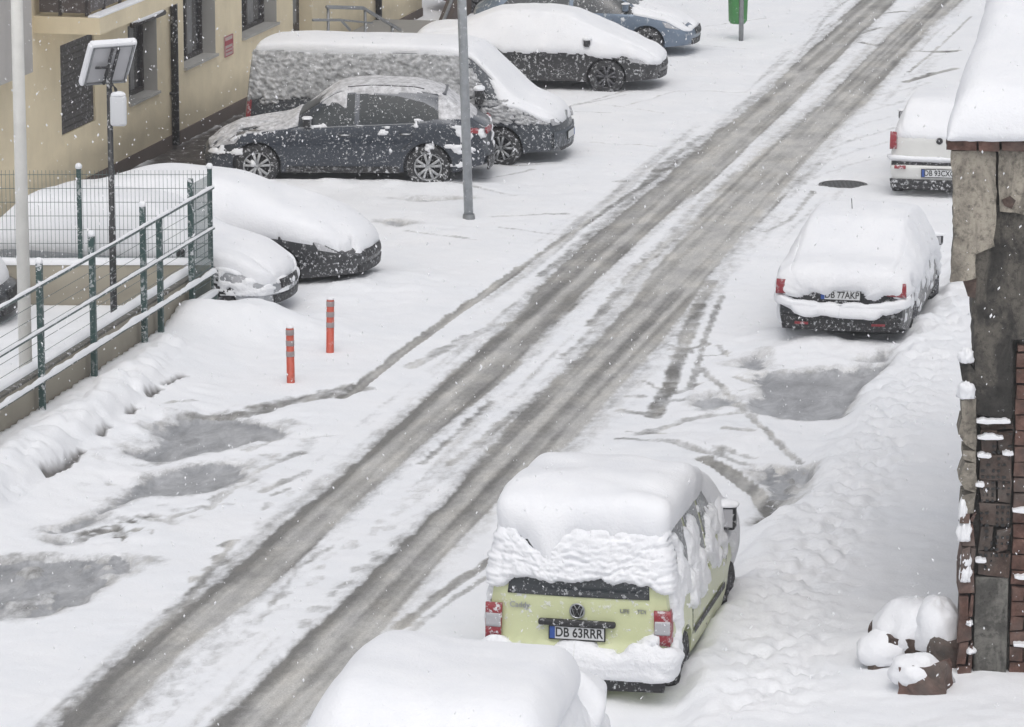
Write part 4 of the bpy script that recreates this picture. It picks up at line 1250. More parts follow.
# ---------------------------------------------- blue-grey car at the top
def blue_car():
    paint = mat_plain('blue_grey_paint', (0.15, 0.195, 0.26), 0.3, metal=.4, coat=.4, fleck=.14, fscale=9)
    L = 4.45
    c = saloon(L, .90, 1.56, 'hatch')
    t = thing('parked_car', (0, 0, 0), 0, 'blue grey car with clear paintwork at the top, beyond the black saloon', 'car')
    c.body(paint, t, (.85, 3.55), .32)
    four_wheels(c, t, (.85, 3.55), .32, M['rim_dark'])
    side_glass(c, t, .6, 3.45, 1.40)
    c.top_patch('windscreen', 2.55, 3.32, .54, .62, M['glass_side'], t)
    c.top_patch('rear_window', .10, .50, .54, .50, M['glass'], t)
    for sd in (-1, 1):
        mirror(c, t, 3.12, 1.03, sd, paint, .02)
        seam(c, t, [(2.0, .3), (2.0, .9)], sd); seam(c, t, [(3.2, .34), (3.2, .86)], sd)
        handle(c, t, 2.7, .8, sd, paint)
        c.side_patch('side_moulding', [(1.3, .52), (3.1, .52)], [(1.3, .47), (3.1, .47)], sd, paint, t, .015)
    front_face(c, t, zl=.66)
    def cover(x, y, z, n, P):
        up = np.clip(n[..., 2], 0, 1)
        d = .10 + .10 * fbm(x * 1.6, y * 1.6, None, 4) - .5 * np.clip(.86 - up, 0, 1)
        d = np.where(x > 3.0, d, (z - 1.46))
        d = np.where((x > 3.0) & (x < 3.3), d - .08, d)
        return d, .01, .05 * up
    c.snow('snow_cover', cover, t, blur=2, R=.05, dens=2, nx=120)
    place(t, c, 3.55, -c.hw, px(646, 61), math.radians(-10))
blue_car()

# ---------------------------------------------- dark red car at the very top
def red_car():
    paint = mat_plain('dark_red_paint', (0.13, 0.022, 0.022), 0.4, coat=.3, fleck=.35, fscale=9)
    L = 4.3
    c = saloon(L, .88, 1.45, 'hatch')
    t = thing('parked_car', (0, 0, 0), 0, 'dark red car at the top edge, by the end of the cream house', 'car')
    c.body(paint, t, (.85, 3.5), .31)
    four_wheels(c, t, (.85, 3.5), .31, M['rim_dark'])
    side_glass(c, t, .6, 3.3, 1.32)
    c.top_patch('windscreen', 2.5, 3.2, .54, .60, M['glass'], t)
    for sd in (-1, 1):
        mirror(c, t, 3.05, 1.0, sd, M['trim'], .03)
        c.side_patch('tail_light', [(.0, .95), (.18, .95)], [(.0, .80), (.15, .80)], sd, M['red_lens'], t, .012, n=6)
    front_face(c, t)
    def cover(x, y, z, n, P):
        up = np.clip(n[..., 2], 0, 1)
        return (z - .92) * .5 + .05 * up + .05 * fbm(x * 3, z * 3, y * 3, 3), .02, .10 * up
    c.snow('snow_cover', cover, t, blur=3, R=.06, nx=110)
    place(t, c, .85, -c.hw, px(470, 17), math.radians(-10))
red_car()

# ---------------------------------------------- dark car under a smooth blanket of snow
def blanket_car():
    paint = mat_plain('charcoal_paint', (0.025, 0.026, 0.029), 0.4, coat=.3, fleck=.34, fscale=20)
    L = 5.0
    c = saloon(L, .93, 1.38)
    t = thing('parked_car', (0, 0, 0), 0, 'dark car under a thick smooth snow blanket, only its nose and flank showing', 'car')
    c.body(paint, t, (.98, 3.85), .33)
    four_wheels(c, t, (.98, 3.85), .33, M['rim_dark'])
    side_glass(c, t, .98, 3.6, 1.34)
    c.top_patch('windscreen', 3.0, 3.75, .56, .64, M['glass'], t)
    front_face(c, t, zl=.66)
    def cover(x, y, z, n, P):
        up = np.clip(n[..., 2], 0, 1)
        f = fbm(x * 1.3 + 2, y * 1.5, None, 3)
        edge = .74 + .05 * f - .10 * np.exp(-((x - 2.9) / .35) ** 2) + .10 * np.exp(-((x - 3.85) / .3) ** 2)
        edge = edge - .12 * sstep(4.3, 4.8, x) * (np.abs(y) < .5)
        d = (z - edge) + .15 * up
        return d, .10 + .02 * f, .13 * up ** .7 + .02 * f
    c.snow('snow_cover', cover, t, blur=16, R=.14, dens=1, nx=120, nc=14)
    place(t, c, L - .1, -c.hw * .8, px(350, 296), math.radians(-15))
blanket_car()

# ---------------------------------------------- silver car behind the mesh fence
def silver_car():
    paint = mat_plain('silver_paint', (0.33, 0.34, 0.36), 0.35, metal=.4, coat=.3, fleck=.5, fscale=8)
    L = 4.3
    c = saloon(L, .88, 1.46, 'hatch')
    t = thing('parked_car', (0, 0, 0), 0, 'silver car with rounded snowy bonnet poking out past the fence corner', 'car')
    c.body(paint, t, (.85, 3.48), .31)
    four_wheels(c, t, (.85, 3.48), .31, M['rim_dark'])
    side_glass(c, t, .6, 3.3, 1.33)
    c.top_patch('windscreen', 2.5, 3.2, .54, .60, M['glass'], t)
    for sd in (-1, 1): mirror(c, t, 3.05, 1.0, sd, M['trim'], .05)
    front_face(c, t, zl=.62)
    def cover(x, y, z, n, P):
        up = np.clip(n[..., 2], 0, 1)
        f = fbm(x * 1.5 + 7, y * 2, None, 3)
        d = (z - .92 - .04 * f) + .15 * up
        d = np.where(x > 3.2, .06 + .7 * (up - .75) + .02 * f, d)
        return d, .05, .15 * up + .01 * f
    c.snow('snow_cover', cover, t, blur=7, R=.09, dens=1, nx=120, nc=14)
    def nose(x, y, z, n, P):
        f = fbm(x * 4 + 1, y * 4, z * 8, 4)
        d = .06 * (f + .25 - 2.2 * (z < .42))
        return np.where((x > 3.3) & (z < .85), d, -1), .01 + .03 * np.abs(f), 0
    c.snow('nose_snow', nose, t, M['snow_rough'], blur=0, R=.03, dens=2, nx=220, nc=20)
    place(t, c, L, 0, px(288, 318), math.radians(-15))
silver_car()

# ---------------------------------------------- car in the yard, only its corner in the frame
def yard_car():
    paint = mat_plain('dark_paint_yard', (0.03, 0.032, 0.036), 0.4, coat=.3, fleck=.3, fscale=9)
    L = 4.0
    c = saloon(L, .85, 1.45, 'hatch')
    t = thing('parked_car', (0, 0, 0), 0, 'dark car inside the fenced yard, cut off by the left edge', 'car')
    c.body(paint, t, (.8, 3.25), .30)
    four_wheels(c, t, (.8, 3.25), .30, M['rim_dark'])
    side_glass(c, t, .55, 3.05, 1.32)
    front_face(c, t, zl=.62)
    def cover(x, y, z, n, P):
        up = np.clip(n[..., 2], 0, 1)
        return (z - .78) + .15 * up, .06, .18 * up
    c.snow('snow_cover', cover, t, blur=7, R=.10, nx=110)
    place(t, c, L, 0, px(14, 345), math.radians(-6)); t.location.z = .22
yard_car()

# ---------------------------------------------- nearest car, roof under snow
def near_car():
    paint = mat_plain('grey_paint_near', (0.10, 0.11, 0.12), 0.35, coat=.3, fleck=.4, fscale=9)
    L = 4.3
    c = saloon(L, .92, 1.50, 'hatch')
    c.wtop[:] = np.maximum(c.wtop, .74)
    t = thing('parked_car', (0, 0, 0), 0, 'nearest car, a smooth white hump of snow behind the green van', 'car')
    c.body(paint, t, (.85, 3.45), .31)
    four_wheels(c, t, (.85, 3.45), .31, M['rim_dark'])
    side_glass(c, t, .55, 3.3, 1.37)
    c.top_patch('windscreen', 2.5, 3.2, .56, .62, M['glass'], t)
    c.top_patch('rear_window', .10, .50, .54, .50, M['glass'], t)
    for sd in (-1, 1):
        c.end_patch('tail_light', [(sd * .84, .98), (sd * .62, .98)], [(sd * .84, .74), (sd * .64, .76)], False, M['red_lens'], t, .015)
    def cover(x, y, z, n, P):
        up = np.clip(n[..., 2], 0, 1)
        f = fbm(x * 1.1 + 2, y * 1.5, None, 3)
        edge = np.where(y < 0, 1.33 + .04 * perlin(x * 4, z * 3), 1.0)
        edge = np.where(x < .35, .86, edge)
        edge = np.where(x > 2.9, .86, edge)
        d = (z - edge) + .15 * up
        return d, .16 + .015 * f + .16 * sstep(0, .8, y) * sstep(3.2, 1.2, x), .20 * up ** .7 + .02 * f
    c.snow('snow_cover', cover, t, blur=9, R=.10, dens=2, nx=150, nc=18)
    def side(x, y, z, n, P):
        f = fbm(x * 3 + 4, z * 3, y, 4)
        d = .10 * (.62 + f * .9 - 1.2 * sstep(1.30, 1.40, z))
        d = np.where((np.abs(n[..., 1]) > .5) & (z > .5) & (z < 1.4), d, -1)
        return d, .04 + .03 * domes(x * 5, z * 6), 0
    c.snow('side_snow', side, t, M['snow'], blur=2, R=.05, dens=2, nx=220)
    place(t, c, 2.45, 0, px(478, 669, 1.55), HEAD + math.radians(3))
near_car()

# ------------------------------------------------------------------ cream house on the left
def local_frame(origin, along, out):
    """matrix: local x along the wall, local y into the wall, z up; out = outward normal"""
    a = Vector(along).normalized(); o = -Vector(out).normalized()
    m = Matrix(((a.x, o.x, 0, origin[0]), (a.y, o.y, 0, origin[1]), (0, 0, 1, origin[2]), (0, 0, 0, 1)))
    return m

def mat_render(name, col, dirt=0.12):
    m, nt, b = new_mat(name)
    v = geopos(nt)
    n = noise_node(nt, 1.2, 5, 0.6, v); n2 = noise_node(nt, 30, 4, 0.7, v)
    c1 = ramp(nt, n.outputs['Fac'], [(0.3, tuple(k * (1 - dirt) for k in col)), (0.7, tuple(min(1, k * (1 + dirt * .4)) for k in col))])
    mpv = N(nt, 'ShaderNodeMapping'); mpv.inputs['Scale'].default_value = (1.6, 1.6, .30); nt.links.new(v, mpv.inputs['Vector'])
    vst = ramp(nt, noise_node(nt, 1.5, 5, .65, mpv.outputs['Vector']).outputs['Fac'], [(.30, .93), (.5, .99), (.7, 1.02)])
    sep = N(nt, 'ShaderNodeSeparateXYZ'); nt.links.new(v, sep.inputs[0])
    zz = N(nt, 'ShaderNodeMath', operation='MULTIPLY_ADD'); nt.links.new(n.outputs['Fac'], zz.inputs[0]); zz.inputs[1].default_value = -1.0; nt.links.new(sep.outputs['Z'], zz.inputs[2])
    damp = ramp(nt, zz.outputs[0], [(0.0, .70), (.35, 1.0)])
    cc = mixc(nt, 1.0, c1.outputs['Color'], vst.outputs['Color'], 'MULTIPLY')
    cc = mixc(nt, 1.0, cc, damp.outputs['Color'], 'MULTIPLY')
    nt.links.new(cc, b.inputs['Base Color'])
    b.inputs['Roughness'].default_value = 0.9
    bump(nt, b, n2.outputs['Fac'], 0.25, 0.01)
    return m
M['cream'] = mat_render('cream_render', (0.76, 0.66, 0.47))
M['pale_render'] = mat_render('pale_render', (0.48, 0.46, 0.44))
M['reveal'] = mat_render('reveal_render', (0.40, 0.39, 0.37))
M['dark_frame'] = mat_plain('dark_frame', (0.035, 0.028, 0.026), 0.5, fleck=.2, fscale=20)
M['window_glass'] = mat_plain('window_glass', (0.05, 0.05, 0.055), 0.08, spec=.9, coat=.5, fleck=.12, fscale=16)
M['curtain'] = mat_plain('curtain', (0.22, 0.22, 0.22), 0.8, var=.2)
M['shutter'] = mat_plain('shutter', (0.055, 0.05, 0.048), 0.55, fleck=.25, fscale=16)
M['metal_grey'] = mat_plain('galvanised', (0.27, 0.28, 0.29), 0.45, 0.6, var=.15, scale=12)
M['pipe_black'] = mat_plain('pipe_black', (0.03, 0.03, 0.032), 0.5, fleck=.35, fscale=16)

def house():
    g0 = px(134, 170)
    along = RU; out = RW                     # wall faces the road
    fr = local_frame(g0, along, out)
    inv = fr.inverted()
    def uz(x, y, off=0.0):
        p = px_plane(x, y, g0 + out * off, out)
        q = inv @ Vector(p)
        return q.x, q.z
    t = thing('house', (0, 0, 0), 0, 'cream rendered house with dark recessed windows and a balcony, left of the street', 'house')
    t.matrix_world = fr
    # measured openings
    def opening(xl, xr, ytl, ybl):
        u0, z0 = uz(xl, ybl); u1, _ = uz(xr, ybl); _, z1 = uz(xl, ytl)
        return u0, u1, z0, z1
    w1 = opening(62, 96, 45, 136)
    w2 = opening(129, 158, 26, 104)
    w3 = opening(184, 216, -12, 68)
    w4 = opening(242, 277, -30, 38)
    u_end = uz(422, 20)[0]
    dr0, dr1 = uz(293, 25)[0], uz(312, 25)[0]
    u_start = -9.0; HT = 7.4
    ops = [w1, w2, (w3[0], w3[1], w3[2], w3[2] + 1.55), (w4[0], w4[1], w4[2], w4[2] + 1.6), (dr0, dr1, .55, 2.75)]
    ops2 = [(o[0], o[1], 4.3, 5.7) for o in ops[:4]]
    # wall as blocks round the openings
    m = MB()
    D = .38
    us = sorted(set([u_start, u_end] + [a for o in ops for a in o[:2]]))
    for a, b in zip(us[:-1], us[1:]):
        mid = (a + b) / 2
        cuts = [(o[2], o[3]) for o in ops + ops2 if o[0] < mid < o[1]]
        z = -.2
        for z0, z1 in sorted(cuts):
            m.box(((a + b) / 2, D / 2, (z + z0) / 2), (b - a, D, z0 - z)); z = z1
        m.box(((a + b) / 2, D / 2, (z + HT) / 2), (b - a, D, HT - z))
    m.box(((u_start + u_end) / 2, 6.0, HT / 2), (u_end - u_start, 11.0, HT + .4))     # the rest of the house
    wall = m.build('wall', M['cream'], t)
    bm = bmesh.new(); bm.from_mesh(wall.data); bmesh.ops.remove_doubles(bm, verts=bm.verts, dist=.0005); bm.to_mesh(wall.data); bm.free()
    pl = MB(); pl.box(((u_start + u_end) / 2, -.012, .10), (u_end - u_start, .025, .34)); pl.build('plinth', mat_render('plinth', (.16, .12, .10)), t)
    for i, (a, b, z0, z1) in enumerate(ops[:4] + ops2):
        if i == 0:      # closed dark panel
            f = MB(); f.box(((a + b) / 2, .06, (z0 + z1) / 2), (b - a, .05, z1 - z0))
            w = f.build('window', M['shutter'], t)
            s_ = MB()
            for k in range(14):
                zz = z0 + (z1 - z0) * (k + .5) / 14
                s_.box(((a + b) / 2, .030, zz), (b - a - .06, .012, (z1 - z0) / 14 * .72))
            s_.build('shutter_slats', M['shutter'], w)
            continue
        f = MB(); yy = .27
        for (c, d) in ((((a + b) / 2, yy, z0 + .04), (b - a, .06, .08)), (((a + b) / 2, yy, z1 - .04), (b - a, .06, .08)),
                       ((a + .04, yy, (z0 + z1) / 2), (.08, .06, z1 - z0 - .16)), ((b - .04, yy, (z0 + z1) / 2), (.08, .06, z1 - z0 - .16)),
                       (((a + b) / 2, yy, (z0 + z1) / 2), (.09, .06, z1 - z0 - .16))):
            f.box(c, d)
        w = f.build('window', M['dark_frame'], t, bevel=.008)
        g = MB(); g.box(((a + b) / 2, .30, (z0 + z1) / 2), (b - a, .02, z1 - z0)); g.build('pane', M['window_glass'], w)
        cu = MB(); cu.box((a + (b - a) * .64, .287, (z0 + z1) / 2), ((b - a) * .2, .01, (z1 - z0) * .96)); cu.build('curtain', M['curtain'], w)
        rv = MB()
        rv.box((b - .006, .125, (z0 + z1) / 2), (.012, .245, z1 - z0)); rv.build('reveal', M['reveal'], w)
        rv = MB(); rv.box((a + .006, .125, (z0 + z1) / 2), (.012, .245, z1 - z0)); rv.build('reveal', M['reveal'], w)
        sl = MB(); sl.box(((a + b) / 2, .10, z0 - .02), (b - a + .04, .31, .045)); sl.build('sill', M['reveal'], w)
    # awning bar over the second window
    a, b, z0, z1 = ops[1]
    aw = MB(); aw.tube([(a - .05, -.10, z1 + .03), (b + .10, -.10, z1 + .03)], .05, 8); o = aw.build('awning_case', M['dark_frame'], t, True)
    blob('awning_snow', ((a + b) / 2, -.10, z1 + .07), ((b - a) / 2 + .1, .06, .05), M['snow'], o, .1, 3)
    # balcony
    ub0, zb0 = uz(33, 33, 0)
    p = px_plane(100, 34, px(134, 170) + RU * ub0, RU)      # end face lies across the wall
    q = inv @ Vector(p)
    proj = max(.8, -q.y); zt = zb0
    ub1 = ub0 + 4.2
    bl = MB(); bl.box(((ub0 + ub1) / 2, -proj / 2, zt + .13), (ub1 - ub0, proj, .26)); bal = bl.build('balcony', M['cream'], t)
    sn = MB(); sn.box(((ub0 + ub1) / 2, -proj + .10, zt + .275), (ub1 - ub0, .2, .05)); sn.build('balcony_snow', M['snow'], bal, bevel=.02)
    pn = MB()
    pn.box((ub0 + .05, -proj / 2 + .03, zt + .75), (.03, proj - .26, .85)); pn.box(((ub0 + ub1) / 2, -proj + .22, zt + .75), (ub1 - ub0 - .1, .03, .85))
    pn.build('balcony_screen', mat_plain('screen_brown', (.085, .07, .066), .6, fleck=.3), bal)
    rp = MB()
    for k in range(6): rp.box((ub0 + .05 + (ub1 - ub0 - .1) * k / 5, -proj + .22, zt + .78), (.05, .05, 1.0))
    rp.box((ub0 + .05, -proj * .4, zt + .78), (.05, .05, 1.0)); rp.box(((ub0 + ub1) / 2, -proj + .22, zt + 1.26), (ub1 - ub0, .06, .05))
    rp.build('balcony_railing', M['dark_frame'], bal)
    # projecting pale bay at the near end
    u_b, z_b = uz(33, 72, .35)
    by = MB(); by.box((u_b - 2.2, -.175 + .05, (z_b + HT) / 2), (4.4, .45, HT - z_b)); by.build('bay', M['pale_render'], t)
    # downpipes
    for xx, yb in ((176, 140), (379, 30)):
        u, _ = uz(xx, yb, .08)
        dp = MB(); dp.tube([(u, -.08, .1), (u, -.08, HT)], .065, 10)
        for zc in (1.0, 3.0, 5.0): dp.box((u, -.05, zc), (.16, .10, .04))
        dp.build('downpipe', M['pipe_black'], t, True)
    # door
    d = MB(); d.box(((dr0 + dr1) / 2, .28, 1.65), (dr1 - dr0, .05, 2.2)); door = d.build('door', M['dark_frame'], t)
    g = MB(); g.box(((dr0 + dr1) / 2 + .12, .25, 1.85), ((dr1 - dr0) * .45, .02, 1.5)); g.build('door_pane', M['curtain'], door)
    h_ = MB(); h_.tube([(dr0 + .15, .22, 1.4), (dr0 + .15, .22, 1.9)], .018, 6); h_.build('door_handle', M['chrome'], door)
    # roof
    rf = MB(); rf.prism([(0, 0)], 0, 0) if False else None
    rm = MB()
    a, b = u_start - .4, u_end + .4
    rm.add([(a, -.5, HT), (b, -.5, HT), (b, 5.8, HT + 2.6), (a, 5.8, HT + 2.6), (a, 12.0, HT), (b, 12.0, HT),
            (a, -.5, HT + .25), (b, -.5, HT + .25), (b, 5.8, HT + 2.9), (a, 5.8, HT + 2.9), (a, 12.0, HT + .25), (b, 12.0, HT + .25)],
           [(6, 7, 8, 9), (9, 8, 11, 10), (0, 1, 7, 6), (0, 3, 2, 1), (3, 4, 5, 2), (4, 10, 11, 5), (1, 2, 8, 7), (2, 5, 11, 8), (0, 6, 9, 3), (3, 9, 10, 4)])
    rm.build('roof', M['snow'], t)
    # notice on the wall
    u0, z1 = uz(224, 37, .01); u1, z0 = uz(232.5, 54, .01)
    s_ = MB(); s_.box(((u0 + u1) / 2, -.012, (z0 + z1) / 2), (u1 - u0, .02, (z1 - z0))); sg = s_.build('notice', mat_plain('notice_face', (.50, .42, .40), .5), t)
    red = mat_plain('notice_red', (.38, .06, .08), .5)
    s2 = MB(); cx, cz, ww, hh = (u0 + u1) / 2, (z0 + z1) / 2, u1 - u0, z1 - z0
    s2.box((cx, -.025, cz + hh * .16), (ww * .82, .006, hh * .22)); s2.box((cx, -.025, cz - hh * .12), (ww * .7, .006, hh * .06)); s2.box((cx, -.025, cz - hh * .28), (ww * .7, .006, hh * .06))
    for (dx, dz, sx_, sz_) in ((0, .47, 1, .04), (0, -.47, 1, .04), (-.48, 0, .06, .95), (.48, 0, .06, .95)):
        s2.box((cx + dx * ww, -.025, cz + dz * hh), (ww * sx_, .006, hh * sz_))
    s2.build('notice_print', red, sg)
    # entrance steps (a landing) and parapet at the far end
    off = 1.5
    st = MB()
    ul, us_ = uz(350, 8)[0], uz(385, 8)[0]
    for k in range(3): st.box((dr0 - .3 + (us_ - .35 * k - dr0 + .3) / 2, -off / 2, .09 + .17 * k), (us_ - .35 * k - dr0 + .3, off - .004 * k, .175 - .002 * k))
    st.build('entrance_steps', M['reveal'], t)
    def rp_(x, y, off_=1.5):
        p = px_plane(x, y, g0 + out * off_, out); q = inv @ Vector(p); return (q.x, q.y, q.z)
    hr = thing('handrail', (0, 0, 0), 0, 'grey metal handrail sloping down beside the entrance of the cream house', 'handrail')
    hr.matrix_world = fr
    m = MB(); P = [rp_(327, 7), rp_(363, 8), rp_(400, 30)]
    m.tube(P, .035, 8); m.build('rail', M['metal_grey'], hr, True)
    m = MB(); m.tube([rp_(313, 20), rp_(341, 20), rp_(350, 30)], .025, 8); m.tube([rp_(341, 20), rp_(372, 23)], .02, 8); m.build('lower_rail', M['metal_grey'], hr, True)
    for (x, y) in ((365, 9), (328, 8), (392, 26)):
        a_ = rp_(x, y); m = MB(); m.tube([a_, (a_[0], a_[1], .05)], .028, 8); m.build('rail_post', M['metal_grey'], hr, True)
    # low brown parapet beyond the house
    pw = MB(); a_ = inv @ Vector(px(398, 30)); b_ = inv @ Vector(px(422, 18))
    pt = thing('parapet_wall', (0, 0, 0), 0, 'low brown stair parapet at the far end of the cream house', 'wall')
    pt.matrix_world = fr
    pw.add([(u_end - 1.2, -.9, 0), (u_end + .9, -.9, 0), (u_end + .9, -.9, 1.15), (u_end - 1.2, -.9, .15),
            (u_end - 1.2, -.65, 0), (u_end + .9, -.65, 0), (u_end + .9, -.65, 1.15), (u_end - 1.2, -.65, .15)],
           [(0, 1, 2, 3), (7, 6, 5, 4), (3, 2, 6, 7), (1, 5, 6, 2), (0, 3, 7, 4), (0, 4, 5, 1)])
    pw.build('parapet', mat_render('parapet_brown', (.13, .10, .085), .3), pt)
    cp_ = MB(); cp_.tube([(u_end - 1.25, -.775, .17), (u_end + .92, -.775, 1.17)], .04, 8); cp_.build('coping', M['metal_grey'], pt)
house()

# ------------------------------------------------------------------ fenced yard
M['fence_green'] = mat_plain('fence_green', (0.035, 0.075, 0.07), 0.5, fleck=.45, fscale=14)
M['wire'] = mat_plain('fence_wire', (0.10, 0.14, 0.135), 0.5)
M['rail'] = mat_plain('fence_rail', (0.06, 0.10, 0.095), 0.5, fleck=.4, fscale=12)
M['concrete'] = mat_render('concrete', (0.46, 0.42, 0.34), .25)
def fence_post(parent, p, h, r=.032, cap=True):
    m = MB(); m.box((p[0], p[1], h / 2), (r * 2, r * 2, h))
    o = m.build('fence_post', M['fence_green'], parent, bevel=.006)
    if cap: blob('post_snow', (p[0], p[1], h + .025), (.048, .048, .05), M['snow'], o, .08, p[0], n=12, flat=-.6)
    return o
def fences():
    C = px(212, 328)
    # back fence: mesh panels on a low wall, running left from the corner
    t = thing('mesh_fence', tuple(C), 0, 'green mesh fence along the back of the yard, on a low snow-capped concrete wall', 'fence')
    Lb = 8.2
    m = MB(); m.box((-Lb / 2, .0, .46), (Lb, .22, .92)); m.build('base_wall', M['concrete'], t, bevel=.01)
    sx = np.linspace(-Lb, 0, 160); a = np.linspace(0, math.pi, 12)
    SX, A = np.meshgrid(sx, a, indexing='ij')
    hh = .085 + .02 * fbm(SX * 1.5, A * .0 + 2, None, 3)
    P = np.stack([SX, -np.cos(A) * .125, .90 + np.sin(A) ** .7 * hh], -1)
    grid_obj('wall_snow', P, M['snow'], t)
    w = MB()
    for k in range(int(Lb / .055)): w.box((-Lb + .03 + k * .055, .004, 1.58), (.0052, .0052, 1.22))
    for k in range(7): w.box((-Lb / 2, -.004, .99 + k * .19), (Lb, .006, .007))
    w.build('mesh_panel', M['wire'], t)
    for i, X_ in enumerate((0, -1.78, -4.2, -6.6)): fence_post(t, (X_, -.02), 2.22)
    # front fence: rails and posts in front of the retaining wall, running towards us
    t = thing('rail_fence', tuple(C), -ROAD, 'green post and rail fence with snow on its rails, running towards the puddles', 'fence')
    # local y along the road; negative = towards the camera
    def loc(x, y):
        d = px(x, y) - C
        return float(d @ RU), float(d @ RW)
    ys_ = [loc(42, 442)[0], loc(95, 407)[0], loc(145, 373)[0], loc(161, 362)[0], loc(193, 341)[0]]
    Lf = 14.0
    for k, (yy, hgt, cap) in enumerate(zip(ys_, (2.20, 2.18, 2.20, 1.92, 2.22), (1, 1, 1, 0, 0))): fence_post(t, (0, yy), hgt, .036, bool(cap))
    for yy in (ys_[0] - 2.1, ys_[0] - 4.2): fence_post(t, (0, yy), 2.2, .036)
    for z, r, sn in ((1.96, .024, .020), (1.40, .020, .018), (.78, .026, .05)):
        m = MB(); m.box((.055, -Lf / 2 - .02, z), (.03, Lf, .034)); o = m.build('rail', M['rail'], t)
        yy = np.linspace(-Lf, -.03, 260); A = np.linspace(0, math.pi, 8)
        YY, AA = np.meshgrid(yy, A, indexing='ij')
        hh = sn * (1.0 + .8 * fbm(YY * 1.8, AA * 0 + z * 7, None, 3)); hh = np.maximum(hh, -.02)
        P = np.stack([.055 + np.cos(AA) * (.02 + np.maximum(hh, 0) * .35), YY, z + .014 + np.sin(AA) * hh], -1)
        grid_obj('rail_snow', P, M['snow'], o)
    # mesh on the last bay
    w = MB()
    for k in range(26): w.box((.02, ys_[4] + .05 + k * abs(ys_[4]) / 26, 1.3), (.005, .005, 1.7))
    for k in range(9): w.box((.02, ys_[4] / 2, .5 + k * .18), (.012, abs(ys_[4]), .012))
    for k in range(7): w.box((.02, -Lf / 2, .95 + k * .16), (.005, Lf, .005))
    w.build('mesh_panel', M['wire'], t)
    m = MB(); m.box((.05, ys_[4] / 2 - .1, .45), (.05, abs(ys_[4]) + .4, .08)); o = m.build('bottom_rail', M['rail'], t)
    blob('rail_snow', (.05, ys_[4] / 2 - .1, .50), (.05, .8, .07), M['snow'], o, .1, 3)
    # retaining wall
    t = thing('retaining_wall', tuple(C), -ROAD, 'beige concrete retaining wall behind the rail fence, above the ploughed snow', 'wall')
    m = MB(); m.box((-.20, -Lf / 2 - .2, .40), (.22, Lf, .82)); m.build('wall', M['concrete'], t, bevel=.01)
    m = MB(); m.box((-.20, -Lf / 2 - .2, .823), (.26, Lf, .03)); m.build('wall_edge', mat_plain('edge_dark', (.13, .12, .105), .7, fleck=.3), t)
    sn = np.linspace(-Lf - .2, -.2, 200); YY, AA = np.meshgrid(sn, np.linspace(0, math.pi, 8), indexing='ij')
    P = np.stack([-.24 + np.cos(AA) * .09, YY, .835 + np.sin(AA) * (.06 + .02 * fbm(YY * 2, AA * 0, None, 3))], -1)
    grid_obj('wall_snow', P, M['snow'], t)
fences()

